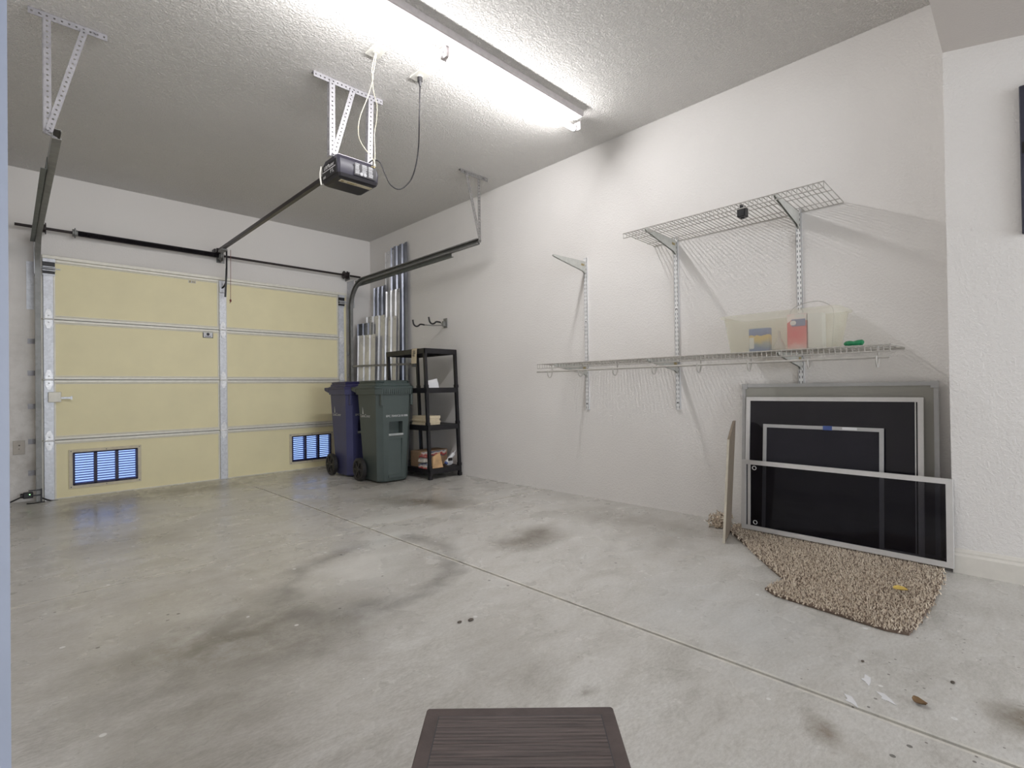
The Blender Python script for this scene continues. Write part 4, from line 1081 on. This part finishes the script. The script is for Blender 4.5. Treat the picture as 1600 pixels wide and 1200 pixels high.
def leaf(name, label, c, L, wdt, ang, m, z0):
    b = B(); n = 8; top = []; bot = []
    ca, sa = math.cos(ang), math.sin(ang)
    rows = []
    for k in range(n+1):
        u = -1+2*k/n; w_ = wdt*math.sqrt(max(0, 1-u*u))*.5+.0008; zc = z0+.004+.006*u*u
        row = []
        for v, dz in ((-1, .003), (0, 0), (1, .003)):
            lx, ly = u*L/2, v*w_; row.append((c[0]+lx*ca-ly*sa, c[1]+lx*sa+ly*ca, zc+dz))
        rows.append(row)
    V = [[[b.bm.verts.new((x, y, z+e_)) for x, y, z in r_] for r_ in rows] for e_ in (0, .001)]
    for k in range(n):
        for j in range(2):
            b.bm.faces.new((V[1][k][j], V[1][k][j+1], V[1][k+1][j+1], V[1][k+1][j])); b.bm.faces.new((V[0][k][j], V[0][k+1][j], V[0][k+1][j+1], V[0][k][j+1]))
    return single(name, b, m, label, 'leaf', None, True, (c[0], c[1], z0))
leaf('leaf', 'small curled yellow leaf lying on the carpet remnant', (2.700, .392), .052, .05, .5, 'leafyellow', .026)
leaf('leaf', 'brown dry leaf lying alone on bare concrete', (1.830, .227), .040, .028, .9, 'leafbrown', .001)
for k, (x, y, s, lb) in enumerate(((1.248, 1.570, .009, 'left speck of the dark debris pair mid floor'), (1.290, 1.552, .011, 'right speck of the dark debris pair mid floor'),
                               (1.985, .392, .006, 'dark crumb of debris between the carpet and right edge'), (2.03, .172, .007, 'black crumb of debris nearest the right edge'))):
    single('debris_crumb', B().sphere((x, y, s*.35), s, (1.2, .8, .45), 8), 'pebble', lb, 'debris', 'dark crumbs on the concrete', True, (x, y, 0))
for k, (x, y, a, lb) in enumerate(((1.87, .359, .3, 'white paint flake cluster left piece on floor'), (1.80, .30, .9, 'white paint flake cluster right piece on floor'), (1.718, .369, .7, 'thin white paint flake near the floor joint'))):
    b = B(); pts = [(-.035, 0), (-.01, -.008), (.02, -.012), (.035, .002), (.008, .006), (.0, .016), (-.012, .006)]
    ca, sa = math.cos(a), math.sin(a)
    b.loft([[(x+u*ca-v*sa, y+u*sa+v*ca, z) for u, v in pts] for z in (.0002, .0012)])
    single('paint_flake', b, 'paper', lb, 'paint flake', 'white paint flakes on the concrete', False, (x, y, 0))
# ------------------------------------------------------------------ left foot: photo-eye sensor, outlet
t = thing('safety_sensor', 'small black door safety sensor with green light at left track foot', 'safety sensor', (.14, 6.0, 0))
obj('sensor_body', B().box(.085, .150, 5.955, 6.01, .035, .085, .008, 2).cyl((.085, 5.98, .06), (.070, 5.98, .06), .02, 12), 'black', t)
obj('mounting_arm', B().box(.145, .205, 5.948, 5.956, .05, .062).box(.12, .205, 5.948, 5.956, .095, .105).box(.196, .206, 5.946, 5.956, -.02, .11), 'black', t)
obj('indicator', B().sphere((.128, 5.952, .068), .003, (1, 1, 1), 8), 'led', t, True)
obj('lead', B().tube([(.08, 5.99, .05), (.03, 6.03, .02), (-.02, 6.06, -.005), (-.10, 6.08, -.01)], .006, 6, 3).tube([(.2, 5.955, .03), (.26, 5.98, -.008), (.31, 5.97, -.014)], .006, 6, 3).tube([(.11, 5.95, -.01), (.16, 5.94, -.012), (.22, 5.96, -.012)], .01, 6, 3), 'black', t, True)
t = thing('wall_outlet', 'weathered beige outlet plate low on wall left of the door', 'outlet', (.066, D, .46))
obj('cover_plate', B().box(.028, .104, D-.007, D-.0003, .400, .520, .002, 1), 'outletplate', t)
obj('sockets', B().cyl((.068, D-.010, .478), (.068, D-.006, .478), .006, 8).cyl((.066, D-.010, .448), (.066, D-.006, .448), .004, 8), 'pebble', t)
# ------------------------------------------------------------------ dark panel at the right edge
t = thing('breaker_panel', 'dark grey metal panel box cut by right edge of picture', 'panel box', (JW, -.2, 1.9))
obj('cabinet', B().box(JW-.03, JW+.0, -.36, .004, 1.567, 2.223, .003, 1), 'panelbox', t)
obj('latch', B().box(JW-.034, JW-.03, -.02, -.002, 1.92, 1.97), 'blackmetal', t)

# ------------------------------------------------------------------ dark brown resin step in the foreground
t = thing('step_stool', 'dark brown resin step with woven-look inset top, in front of camera', 'step', (.632, .630, 0), math.radians(-45))
w2, dp = .207, .25   # local: x along front edge, +y away from camera
zt = .200
b = B()
b.loft([[(x, y, z) for x, y, _ in rr(-w2+c, w2-c, -dp+c, dp-c, 0, .004)] for z, c in ((.002, .012), (zt-.03, .008), (zt-.028, .0), (zt-.004, 0), (zt, .003))])
body = obj('step_body', b, 'benchframe', t, False, True)
obj('inset_groove', B().box(-w2+.030, w2-.030, -dp+.03, dp-.030, zt, zt+.0006), 'darkink', t, False, True)
b = B(); n = 46
y0_, y1_ = -dp+.032, dp-.032
rnd = random.Random(5)
for k in range(n):
    a = y0_+(y1_-y0_)*k/n; c = y0_+(y1_-y0_)*(k+1)/n
    b.box(-w2+.032, w2-.032, a+.0003, c-.0003, zt, zt+.0012+rnd.uniform(0, .0005))
obj('woven_inset', b, 'benchpanel', t, False, True)
